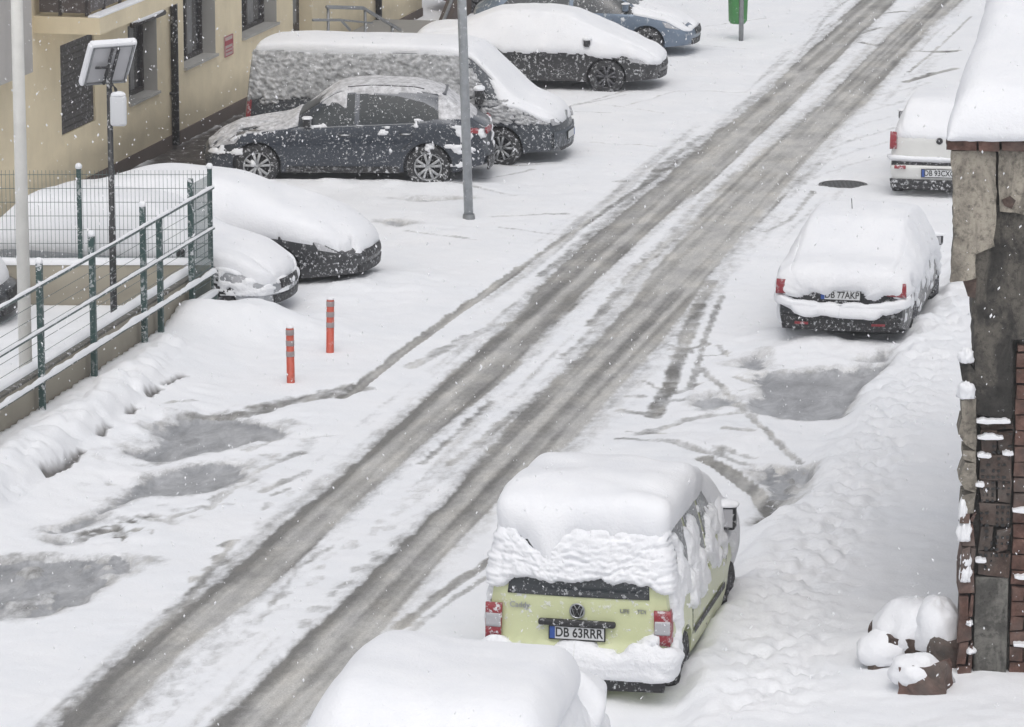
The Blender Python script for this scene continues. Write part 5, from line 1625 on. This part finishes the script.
# ------------------------------------------------------------------ poles, lamp, bollards, bin, manhole
def small_things():
    # white flagpole
    b = px(26, 378, .38); b[2] = .2
    t = thing('flagpole', tuple(b), 0, 'tall white pole standing in the fenced yard at the left', 'pole')
    m = MB(); m.tube([(0, 0, 0), (0, 0, 9.5)], [.085, .065], 16); m.build('shaft', mat_plain('white_pole', (.74, .73, .69), .5, var=.06), t, True)
    m = MB(); m.lathe([(.001, .2), (.12, .2), (.13, 0)], 16, 'z'); m.build('base_plate', M['metal_grey'], t)
    # solar street lamp
    b = px(114, 320, .38); b[2] = .3
    t = thing('street_lamp', tuple(b), 0, 'black pole with a tilted snow-edged solar panel on top and a white lamp head', 'street lamp')
    m = MB(); m.tube([(0, 0, 0), (0, 0, 1.35), (0, 0, 1.36), (0, 0, 3.52)], [.046, .046, .04, .038], 12); m.build('pole', M['pipe_black'], t, True)
    Rz = Matrix.Rotation(math.radians(30), 3, 'Z'); Rx = Matrix.Rotation(math.radians(-58), 3, 'X')
    R = Rz @ Rx
    c = Vector((0.0, .05, 3.52))
    def pt(x, y, z): return c + R @ Vector((x, y, z))
    def slab(name, x0, x1, y0, y1, z0, z1, mat, par, bevel=0):
        m = MB(); m.box((0, 0, 0), (x1 - x0, y1 - y0, z1 - z0)); m.v = [tuple(pt(v[0] + (x0 + x1) / 2, v[1] + (y0 + y1) / 2, v[2] + (z0 + z1) / 2)) for v in m.v]
        return m.build(name, mat, par, bevel=bevel)
    pa = slab('solar_panel', -.29, .29, -.31, .31, -.0, .03, mat_plain('panel_back', (.50, .50, .52), .5), t)
    slab('panel_cells', -.28, .28, -.30, .30, .03, .036, M['window_glass'], pa)
    fm = M['metal_grey']
    for (x0, x1, y0, y1) in ((-.30, -.275, -.32, .32), (.275, .30, -.32, .32), (-.30, .30, -.32, -.295), (-.30, .30, .295, .32)):
        slab('panel_frame', x0, x1, y0, y1, -.025, -.001, fm, pa)
    slab('bracket', -.05, -.02, -.30, .30, -.06, -.03, M['pipe_black'], pa); slab('bracket', .04, .07, -.30, .30, -.06, -.03, M['pipe_black'], pa)
    m = MB(); m.tube([pt(-.22, 0, -.05), pt(.0, 0, -.07)], .02, 6); m.build('strut', M['pipe_black'], pa)
    for k, (x0, x1, y0, y1) in enumerate(((-.33, .33, -.37, -.285), (-.35, -.29, -.34, .34), (.295, .32, -.34, .20))):
        slab('panel_snow', x0, x1, y0, y1, -.02, .09, M['snow'], pa, bevel=.03)
    slab('panel_snow', -.31, .31, -.33, .32, .037, .10, M['snow'], pa, bevel=.03)
    m = MB(); m.tube([(0, -.03, 3.20), (.05, -.06, 3.27), (.09, -.06, 3.20), (.10, -.06, 3.11)], .022, 8); m.build('lamp_arm', M['pipe_black'], t, True)
    m = MB(); m.box((.12, -.06, 2.92), (.22, .10, .42)); lh = m.build('lamp_head', mat_plain('lamp_white', (.62, .63, .65), .4), t, True, bevel=.045, seg=4)
    blob('lamp_snow', (.12, -.06, 3.13), (.10, .06, .05), M['snow'], lh, .1, 2, n=12)
    # leaning sign pole
    b = px(469, 224); tp = px(463, 0, 0)
    t = thing('sign_pole', tuple(b), 0, 'bare grey metal pole leaning slightly in front of the dark crossover', 'pole')
    t.rotation_euler = (0, math.radians(-1.7), 0)
    m = MB(); m.tube([(0, 0, 0), (0, 0, 6.5)], .072, 14)
    m.build('shaft', mat_plain('grey_pole', (.36, .38, .40), .45, .3, var=.15, scale=8, fleck=.12), t, True)
    m = MB(); m.lathe([(.001, .16), (.09, .16), (.11, .0)], 14, 'z'); m.build('base_collar', M['metal_grey'], t)
    # bollards
    def bollard():
        t = thing('bollard', (0, 0, 0), 0, 'x', 'bollard', 'red plastic bollards')
        m = MB(); m.lathe([(.001, .80), (.040, .80), (.050, .785), (.052, .05), (.10, .04), (.10, 0)], 18, 'z')
        po = m.build('post', mat_plain('bollard_red', (.50, .085, .05), .5, var=.12, scale=8, fleck=.15), t, True)
        for z in (.70, .56, .42):
            m = MB(); m.lathe([(.053, z), (.0545, z + .004), (.0545, z + .066), (.053, z + .07)], 18, 'z'); m.build('band', mat_plain('band_grey', (.32, .27, .27), .5), po, True)
        blob('bollard_snow', (0, 0, .80), (.05, .05, .03), M['snow'], po, .1, 1, n=10)
        return t
    a = bollard(); b2 = copy_tree(a)
    p = px(291, 390); a.location = (p[0], p[1], .02); a.rotation_euler = (0, math.radians(-.5), 0)
    a['label'] = 'red bollard with grey bands, nearer the camera and the silver car'
    p = px(330, 360); b2.location = (p[0], p[1], .02); b2.rotation_euler = (0, math.radians(1.5), 1)
    b2['label'] = 'red bollard with grey bands, farther back, just below the blanketed car'
    # litter bin on a post
    b = px(741, 45)
    t = thing('litter_bin', tuple(b), 0, 'green litter bin on a grey post at the top of the street', 'bin')
    m = MB(); m.tube([(0, 0, 0), (0, 0, 1.45)], .05, 12); m.build('post', M['metal_grey'], t, True)
    m = MB(); m.lathe([(.001, .42), (.15, .42), (.19, .48), (.21, 1.15), (.20, 1.2), (.001, 1.2)], 4 * 6, 'z', (-.06, .20, 0))
    bn = m.build('bin', mat_plain('bin_green', (.06, .25, .07), .5, var=.12, fleck=.1), t, True)
    m = MB(); m.box((0, -.055, .85), (.06, .02, .5)); m.build('bracket', M['metal_grey'], t)
    m = MB(); m.lathe([(.001, 1.34), (.21, 1.30), (.23, 1.24), (.001, 1.24)], 24, 'z', (-.06, .20, 0)); m.build('lid', mat_plain('lid_green', (.05, .2, .06), .5), t, True)
    blob('bin_snow', (-.06, .20, 1.30), (.21, .21, .10), M['snow'], bn, .1, 4, n=14)
    # manhole
    b = px(843, 187)
    t = thing('manhole_cover', (b[0], b[1], .0), 0, 'round dark manhole cover in the snow beyond the black saloon', 'manhole cover')
    m = MB(); m.lathe([(.001, .045), (.33, .045), (.335, .035), (.335, .0)], 32, 'z'); m.build('lid', mat_plain('cast_iron', (.10, .10, .10), .5, .4, var=.3, scale=20), t)
    m = MB(); m.lathe([(.345, .0), (.345, .05), (.40, .05), (.41, .0)], 32, 'z'); m.build('frame', mat_plain('iron_frame', (.13, .13, .13), .6), t)
    m = MB()
    for k in range(-4, 5):
        for j in range(-4, 5):
            if math.hypot(k, j) < 4.2: m.box((k * .07, j * .07, .047), (.035, .035, .008))
    m.build('tread', mat_plain('iron_tread', (.12, .12, .12), .6, .3), t)
small_things()

# ------------------------------------------------------------------ ruined building on the right
def mat_brick(name, base=(.20, .075, .05), var=.35):
    m, nt, b = new_mat(name)
    v = geopos(nt)
    n = noise_node(nt, 9, 6, .7, v); n2 = noise_node(nt, 2.0, 4, .6, v); n3 = noise_node(nt, 55, 4, .7, v)
    r1 = ramp(nt, n.outputs['Fac'], [(.28, tuple(c * .35 for c in base)), (.5, base), (.75, tuple(min(1, c * 1.7 + .03) for c in base))])
    gr = ramp(nt, n2.outputs['Fac'], [(.42, 0.0), (.64, .55)])
    c = mixc(nt, gr.outputs['Color'], r1.outputs['Color'], (.13, .125, .115))
    ge = nt.nodes.new('ShaderNodeObjectInfo')
    f = noise_node(nt, 16, 4, .75, v)
    fr = ramp(nt, f.outputs['Fac'], [(.66, 0.0), (.72, .9)])
    c = mixc(nt, fr.outputs['Color'], c, (.6, .6, .62))
    nt.links.new(c, b.inputs['Base Color']); b.inputs['Roughness'].default_value = .9
    bump(nt, b, n3.outputs['Fac'], .5, .015)
    return m
def mat_plaster(name, a, bcol, stain=.5):
    m, nt, b = new_mat(name)
    v = geopos(nt)
    mp = N(nt, 'ShaderNodeMapping'); mp.inputs['Scale'].default_value = (1, 1, .45); nt.links.new(v, mp.inputs['Vector'])
    n = noise_node(nt, 3.2, 7, .68, mp.outputs['Vector'], dist=.6); n2 = noise_node(nt, 16, 6, .75, v); n3 = noise_node(nt, 1.1, 3, .5, v)
    c = ramp(nt, n.outputs['Fac'], [(.30, tuple(k * .5 for k in bcol)), (.46, bcol), (.56, a), (.78, tuple(min(1, k * 1.25) for k in a))]).outputs['Color']
    sp = ramp(nt, n2.outputs['Fac'], [(.34, .45), (.5, 1.0), (.7, 1.12)])
    c = mixc(nt, 1.0, c, sp.outputs['Color'], 'MULTIPLY')
    f = noise_node(nt, 24, 4, .75, v)
    fr = ramp(nt, f.outputs['Fac'], [(.67, 0.0), (.73, .85)])
    c = mixc(nt, fr.outputs['Color'], c, (.6, .6, .62))
    nt.links.new(c, b.inputs['Base Color']); b.inputs['Roughness'].default_value = .92
    bump(nt, b, n2.outputs['Fac'], .7, .03)
    return m
def ruin():
    base = px(957, 668, .38); base[2] = 0
    fr = local_frame(base, (1, -.06, 0), (-.06, -1, 0))      # local x right along the face, y into it
    inv = fr.inverted()
    nrm = np.array([-.06, -1, 0]); nrm = nrm / np.linalg.norm(nrm)
    def xz(x, y, off=0.0):
        q = inv @ Vector(px_plane(x, y, base + nrm * off, nrm)); return (q.x, q.z)
    t = thing('ruined_building', (0, 0, 0), 0, 'crumbling brick and plaster end wall of a ruined building under a deep snowy roof', 'building')
    t.matrix_world = fr
    M['brick'] = mat_brick('old_brick', (.115, .060, .046)); M['brick_dark'] = mat_brick('dark_brick', (.078, .052, .042))
    M['plaster'] = mat_plaster('old_plaster', (.36, .325, .27), (.20, .18, .15))
    M['dark_plaster'] = mat_plaster('dark_plaster', (.115, .105, .09), (.045, .042, .038))
    M['grey_conc'] = mat_plaster('grey_concrete', (.17, .165, .15), (.09, .087, .08))
    WR = 5.0        # wall runs on to the right, out of frame
    xl = xz(974, 400)[0]; ztop = xz(950, 139)[1]
    # core wall
    sh_ = math.tan(ROAD + .06)
    m = MB()
    bx_ = [(xl + .25 * sh_ + .03, .25), (WR, .25), (WR + 6.2 * sh_, 6.4), (xl + 6.4 * sh_ + .03, 6.4)]
    m.v = [(a, b, -.3) for a, b in bx_] + [(a, b, ztop - .12 + (b - .25) * .22) for a, b in bx_]
    m.f = [(3, 2, 1, 0), (4, 5, 6, 7), (0, 1, 5, 4), (1, 2, 6, 5), (2, 3, 7, 6), (3, 0, 4, 7)]
    m.build('rear_wall', M['brick_dark'], t)
    def rough_slab(name, poly, y0, y1, mat, amp=.025, dens=.05, par=t):
        """broken-edged slab: grid clipped to a ragged polygon, with thickness"""
        poly = np.array(poly)
        x0, x1 = poly[:, 0].min(), poly[:, 0].max(); z0, z1 = poly[:, 1].min(), poly[:, 1].max()
        # ragged outline
        out = []
        for i in range(len(poly)):
            a, b = poly[i], poly[(i + 1) % len(poly)]
            n = max(1, int(np.hypot(*(b - a)) / .07))
            for k in range(n):
                p = a + (b - a) * k / n
                out.append(p + np.array([perlin(p[0] * 9, p[1] * 9), perlin(p[0] * 9 + 50, p[1] * 9)]) * amp)
        mb = MB(); mb.prism([tuple(p) for p in out], y0, y1)
        o = mb.build(name, mat, par)
        bm = bmesh.new(); bm.from_mesh(o.data)
        bmesh.ops.triangulate(bm, faces=bm.faces); bm.to_mesh(o.data); bm.free()
        return o
    P = lambda pts, off=0: [xz(a, b, off) for a, b in pts]
    # dark column face
    rough_slab('column', P([(974, 290), (973, 330), (975, 370), (974, 415), (1011, 418), (1013, 340), (1040, 335), (1040, 208), (990, 205), (972, 240)]), -.02, .5, M['dark_plaster'])
    rough_slab('upper_wall', P([(955, 150), (955, 270), (978, 272), (1100, 240), (1100, 148)]), .02, .6, M['dark_plaster'])
    # plaster slabs
    rough_slab('plaster_panel', P([(952, 149), (994.5, 149), (996, 207), (994, 246), (976, 253), (975, 278), (951, 281), (952.5, 237)]), -.07, .05, M['plaster'], .02)
    rough_slab('plaster_panel', P([(997.5, 149), (1100, 148), (1100, 212), (1040, 214), (999, 212)]), -.06, .05, M['plaster'], .02)
    rough_slab('brick_patch', P([(1000, 198), (1010, 194), (1016, 199), (1012, 209), (1002, 206)]), -.068, .0, M['brick_dark'], .03)
    # coping of bricks
    x = xz(947, 143)[0]; k = 0; zc0 = xz(950, 148)[1]; zc1 = xz(950, 138)[1]
    cop = MB()
    while x < WR:
        wdt = random.uniform(.20, .30)
        cop.box((x + wdt / 2, .06 + random.uniform(-.02, .02), (zc0 + zc1) / 2), (wdt - .012, .42, zc1 - zc0), None, .01)
        x += wdt
    cop.build('coping', M['brick'], t, bevel=.008)
    # block courses below: perforated blocks, piers
    def courses(name, x0, x1, z0, z1, ch, bl, mat, y0=-.03, y1=.4, jit=.008, holes=False):
        mb = MB(); hb = MB(); z = z0; r = 0
        while z < z1 - .02:
            hgt = min(ch, z1 - z); x = x0 - (bl / 2 if r % 2 else 0)
            while x < x1 - .01:
                a, b = max(x, x0), min(x + bl, x1)
                if b - a > .03:
                    yy = y0 + random.uniform(-.025, .02)
                    mb.box(((a + b) / 2, (yy + y1) / 2, z + hgt / 2), (b - a - .014, y1 - yy, hgt - .016), None, jit)
                    if holes:
                        nx_ = max(2, int((b - a) / .045)); nz_ = max(2, int(hgt / .05))
                        for i in range(nx_):
                            for j in range(nz_):
                                if perlin(i * .37 + x * 3, j * .5 + z * 4) > -.18 and random.random() < .8:
                                    hb.box((a + (b - a) * (i + .5) / nx_, yy - .002, z + hgt * (j + .5) / nz_), (random.uniform(.016, .034), .02, random.uniform(.016, .032)), None, .005)
                x += bl
            z += ch; r += 1
        o = mb.build(name, mat, t, bevel=.006)
        if holes:
            q_ = hb.build('block_holes', M['ink'], o); q_['kind'] = 'stuff'
        return o
    xa, xb = xz(975, 500)[0], xz(1011, 500)[0]
    z_575, z_420 = xz(985, 576)[1], xz(985, 420)[1]
    courses('hollow_blocks', xa + .04, xb, z_575, z_420, .235, .30, M['brick_dark'], .0, .5, .022, True)
    courses('brick_pier', xb + .015, WR, -.3, xz(1012, 345)[1], .15, .27, M['brick'], -.01, .5)
    courses('brick_pier', xz(957, 650)[0], xz(972, 650)[0], -.3, xz(960, 512)[1], .235, .2, M['brick'], -.05, .4, .02)
    m = MB(); m.box(((xz(973, 650)[0] + xb) / 2, .24, z_575 / 2 - .15), (xb - xz(973, 650)[0] - .01, .50, z_575 + .3 - .02)); m.build('concrete_infill', M['grey_conc'], t, bevel=.01)
    # mortar behind the blocks
    m = MB(); m.box(((xl + WR) / 2, .38, xz(985, 330)[1] / 2), (WR - xl, .5, xz(985, 330)[1])); m.build('mortar', M['grey_conc'], t)
    # jagged stones on the left edge
    for pts in ([(961, 400), (976, 398), (976, 417), (962, 419)], [(961, 419), (976, 417), (976, 450), (966, 444), (958, 433)], [(963, 450), (976, 450), (976, 462), (962, 458)], [(964, 462), (976, 462), (976, 492), (964, 488), (959, 478)], [(962, 494), (976, 492), (973, 512), (960, 513)]):
        rough_slab('edge_stone', P(pts), -.05, .35, M['plaster'], .012)
    rough_slab('edge_stone', P([(964, 280), (976, 278), (976, 297), (968, 295)]), -.05, .2, M['brick_dark'], .02)
    rough_slab('edge_stone', P([(960, 367), (969, 362), (976, 372), (974, 385), (963, 380)]), -.03, .2, M['dark_plaster'], .015)
    # snow on ledges
    def ledge(x, y, wx, hz, dy=.10, yy=-.05):
        q = xz(x, y); blob('ledge_snow', (q[0], yy + .03, q[1]), (wx, dy, hz), M['snow'], t, .26, x * .13 + y, n=20, flat=-.4, sc=2.2)
    def shelf(x0, x1, y, hgt, yy=-.04, dep=.12):
        a, b = xz(x0, y), xz(x1, y); n_ = 14; pts = [(a[0], a[1] - .008)]
        for k in range(n_ + 1):
            u_ = k / n_
            pts.append((a[0] + (b[0] - a[0]) * u_, a[1] + .004 + hgt * (math.sin(math.pi * min(max(u_, .04), .96)) ** .5) * (.55 + .7 * float(perlin(u_ * 5 + x0, y * .7)) + .2)))
        pts.append((b[0], a[1] - .008))
        pts += [(a[0] + (b[0] - a[0]) * u_, a[1] - .012 - .02 * abs(float(perlin(u_ * 6, y * 1.3)))) for u_ in (.8, .55, .3)]
        m_ = MB(); m_.prism(pts, yy - dep / 2, yy + dep / 2); m_.build('ledge_snow', M['snow'], t, bevel=.006)
    for a in ((976, 1010, 420, .055), (977, 1003, 436, .03), (1002, 1013, 452, .025), (977, 991, 454, .03), (975, 986, 559, .03), (1013, 1034, 643, .03), (1012, 1040, 509, .035), (975, 984, 483, .025), (1014, 1030, 575, .02)): shelf(*a)
    for a in ((966, 357, .075, .10), (966, 392, .09, .12), 
              (964, 533, .07, .16, .07), (963, 512, .045, .16, .06), (965, 575, .06, .13, .07), (966, 560, .05, .10, .06), (969, 622, .035, .035), (971, 650, .05, .035)):
        ledge(*a)
    # roof snow: pitched slab with rounded drooping front lip
    n, mm = 90, 70
    s_ = np.linspace(-.0, 1, n); r_ = np.linspace(0, 1, mm)
    x0r = xz(946.5, 138)[0]; zr0 = zc1
    th = .52; Dp = 7.0; pitch = .26
    prof = []
    for k in range(14):
        a = math.pi * .5 * k / 13
        prof.append((-.14 + .40 * (1 - math.sin(math.pi / 2 - a + 0) ) * 1.0, th * math.sin(a) ** .8))
    prof = [(-.13, .0)] + [(-.17 + .45 * (1 - math.cos(math.pi / 2 * k / 13)), th * math.sin(math.pi / 2 * k / 13) ** .85) for k in range(14)]
    for k in range(1, 60): prof.append((.28 + (Dp - .28) * k / 59, th))
    prof = np.array(prof)
    sx = [(0.0, 0.0)] + [(.32 * (1 - math.cos(math.pi / 2 * k / 13)), math.sin(math.pi / 2 * k / 13) ** .85) for k in range(1, 14)]
    for k in range(1, 50): sx.append((.32 + (WR - .32) * k / 49, 1.0))
    sx = np.array(sx)
    D_, S_ = np.meshgrid(prof[:, 0], sx[:, 0], indexing='ij'); Hh = prof[:, 1][:, None] * sx[:, 1][None]
    Xl = x0r + S_ + .02 * fbm(D_ * 1.3, S_ * 1.3, None, 3)
    # the roof verge follows the street direction
    Xl = Xl + np.maximum(D_, 0) * math.tan(ROAD - .06)
    Z = zr0 + Hh * (1 + .07 * fbm(D_ * .8, S_ * .8, None, 3)) + np.maximum(D_ - .2, 0) * pitch + .012 * fbm(S_ * 4, D_ * 2, None, 3)
    P3 = np.stack([Xl, D_ - .02, Z], -1)
    grid_obj('roof_snow', P3, M['snow'], t)
    rb = MB()
    zz = zr0 - .01
    sh = Dp * math.tan(ROAD - .06)
    rb.add([(x0r, .0, zz - .1), (WR, .0, zz - .1), (WR + sh, Dp, zz + Dp * pitch - .1), (x0r + sh, Dp, zz + Dp * pitch - .1),
            (x0r, .0, zz), (WR, .0, zz), (WR + sh, Dp, zz + Dp * pitch), (x0r + sh, Dp, zz + Dp * pitch)],
           [(3, 2, 1, 0), (4, 5, 6, 7), (0, 1, 5, 4), (1, 2, 6, 5), (2, 3, 7, 6), (3, 0, 4, 7)])
    rb.build('roof', M['brick_dark'], t)
    # rubble lumps at the foot
    def lump(x, y, zc, size, seed, label, caps, rot=0.0):
        p = px(x, y, .3)
        o = thing('rubble', (p[0], p[1], .27), rot, label, 'rubble', 'brick rubble by the ruin')
        tilt = Matrix.Rotation((0, .22, -.10, .18)[seed], 3, 'Y') @ Matrix.Rotation((0, .1, -.12, .2)[seed], 3, 'X')
        bm = bmesh.new(); bmesh.ops.create_cube(bm, size=1.0)
        bmesh.ops.subdivide_edges(bm, edges=bm.edges, cuts=7, use_grid_fill=True)
        for v in bm.verts:
            wd = 1.12 - .30 * v.co.z
            v.co = Vector((v.co.x * wd * size[0], v.co.y * size[1], v.co.z * size[2]))
            q = v.co * 3.0
            k = float(fbm(np.array([q.x + seed]), np.array([q.y]), np.array([q.z]), 3)[0])
            v.co += v.co.normalized() * k * .11
            v.co = tilt @ v.co
            v.co.z += zc
        me = bpy.data.meshes.new('brick_lump'); bm.to_mesh(me); bm.free()
        me.materials.append(M['brick_dark'] if seed != 2 else M['brick'])
        b_ = bpy.data.objects.new('brick_lump', me); COL.objects.link(b_); b_.parent = o
        for i, (c, r) in enumerate(caps):
            blob('snow_cap', c, r, M['snow'], o, .13, seed + i * 3.1, n=26, flat=-.6, sc=1.2)
    lump(903, 660, .14, (.52, .5, .34), 1, 'brick lump on the left of the heap, under a broad snow dome', [((.14, .05, .30), (.42, .38, .34)), ((-.20, -.02, .16), (.28, .28, .20))], .2)
    lump(924, 690, .08, (.36, .34, .36), 2, 'red brick lump at the front of the heap, snow only on its left shoulder', [((-.09, .03, .20), (.25, .24, .17))], -.3)
    lump(943, 668, .16, (.30, .34, .42), 3, 'brick lump against the ruined wall under a tall rounded snow cap', [((-.05, .05, .40), (.24, .26, .32)), ((.12, -.12, .20), (.09, .09, .11))], .1)
    q = px(946, 690, .3)
    rk = blob('rubble', (q[0], q[1] + .15, .33), (.10, .10, .11), mat_plain('pale_stone', (.42, .42, .43), .8, var=.2), None, .25, 5, n=14)
    tag(rk, 'small pale stone wedged between the brick lump and the ruined wall', 'stone')
ruin()

# ------------------------------------------------------------------ falling snow (uncountable) and the hazy air
def falling_snow():
    n = 13000
    r = np.random.default_rng(5)
    Y = r.uniform(22, 90, n)
    X = r.uniform(-1, 1, n) * (Y * .14 + 1.0)
    cz = CAM_H - Y * math.tan(PITCH)
    Z = cz + r.uniform(-1, 1, n) * (Y * .10 + .6)
    k = (Z > .3) & (Z < 12.5)
    X, Y, Z = X[k], Y[k], Z[k]
    s = (.0018 + .0036 * r.random(len(X)) ** 3) * (1 + Y / 50)
    V = np.zeros((len(X), 6, 3)); c = np.stack([X, Y, Z], -1)
    sl = r.normal(0, .5, (len(X), 2))
    ax = np.stack([sl[:, 0] * .8, sl[:, 1] * .5, np.ones(len(X))], -1); ax /= np.linalg.norm(ax, axis=1)[:, None]
    for i, dxyz in enumerate(((1, 0, 0), (-1, 0, 0), (0, 1, 0), (0, -1, 0))): V[:, i] = c + np.array(dxyz) * s[:, None]
    V[:, 4] = c + ax * (s * 1.9)[:, None]; V[:, 5] = c - ax * (s * 1.9)[:, None]
    f = np.array([(0, 2, 4), (2, 1, 4), (1, 3, 4), (3, 0, 4), (2, 0, 5), (1, 2, 5), (3, 1, 5), (0, 3, 5)])
    F = (np.arange(len(X)) * 6)[:, None, None] + f[None]
    m = mat_plain('snowflake', (.8, .8, .82), .9)
    o = obj_from('falling_snow', V.reshape(-1, 3), F.reshape(-1, 3), m, None, False)
    tag(o, 'snowflakes falling all through the air over the street', 'falling snow', kind='stuff')
falling_snow()

def haze():
    m = MB(); m.box((0, 300, 15), (1400, 1500, 34))
    o = m.build('haze', None)
    mt = bpy.data.materials.new('haze'); mt.use_nodes = True
    nt = mt.node_tree; nt.nodes.clear()
    out = nt.nodes.new('ShaderNodeOutputMaterial'); v = nt.nodes.new('ShaderNodeVolumePrincipled')
    v.inputs['Color'].default_value = (.93, .94, .96, 1); v.inputs['Density'].default_value = .0013; v.inputs['Anisotropy'].default_value = .2
    nt.links.new(v.outputs['Volume'], out.inputs['Volume'])
    o.data.materials.append(mt)
    tag(o, 'pale snowy haze filling the air', 'haze', kind='stuff')
haze()
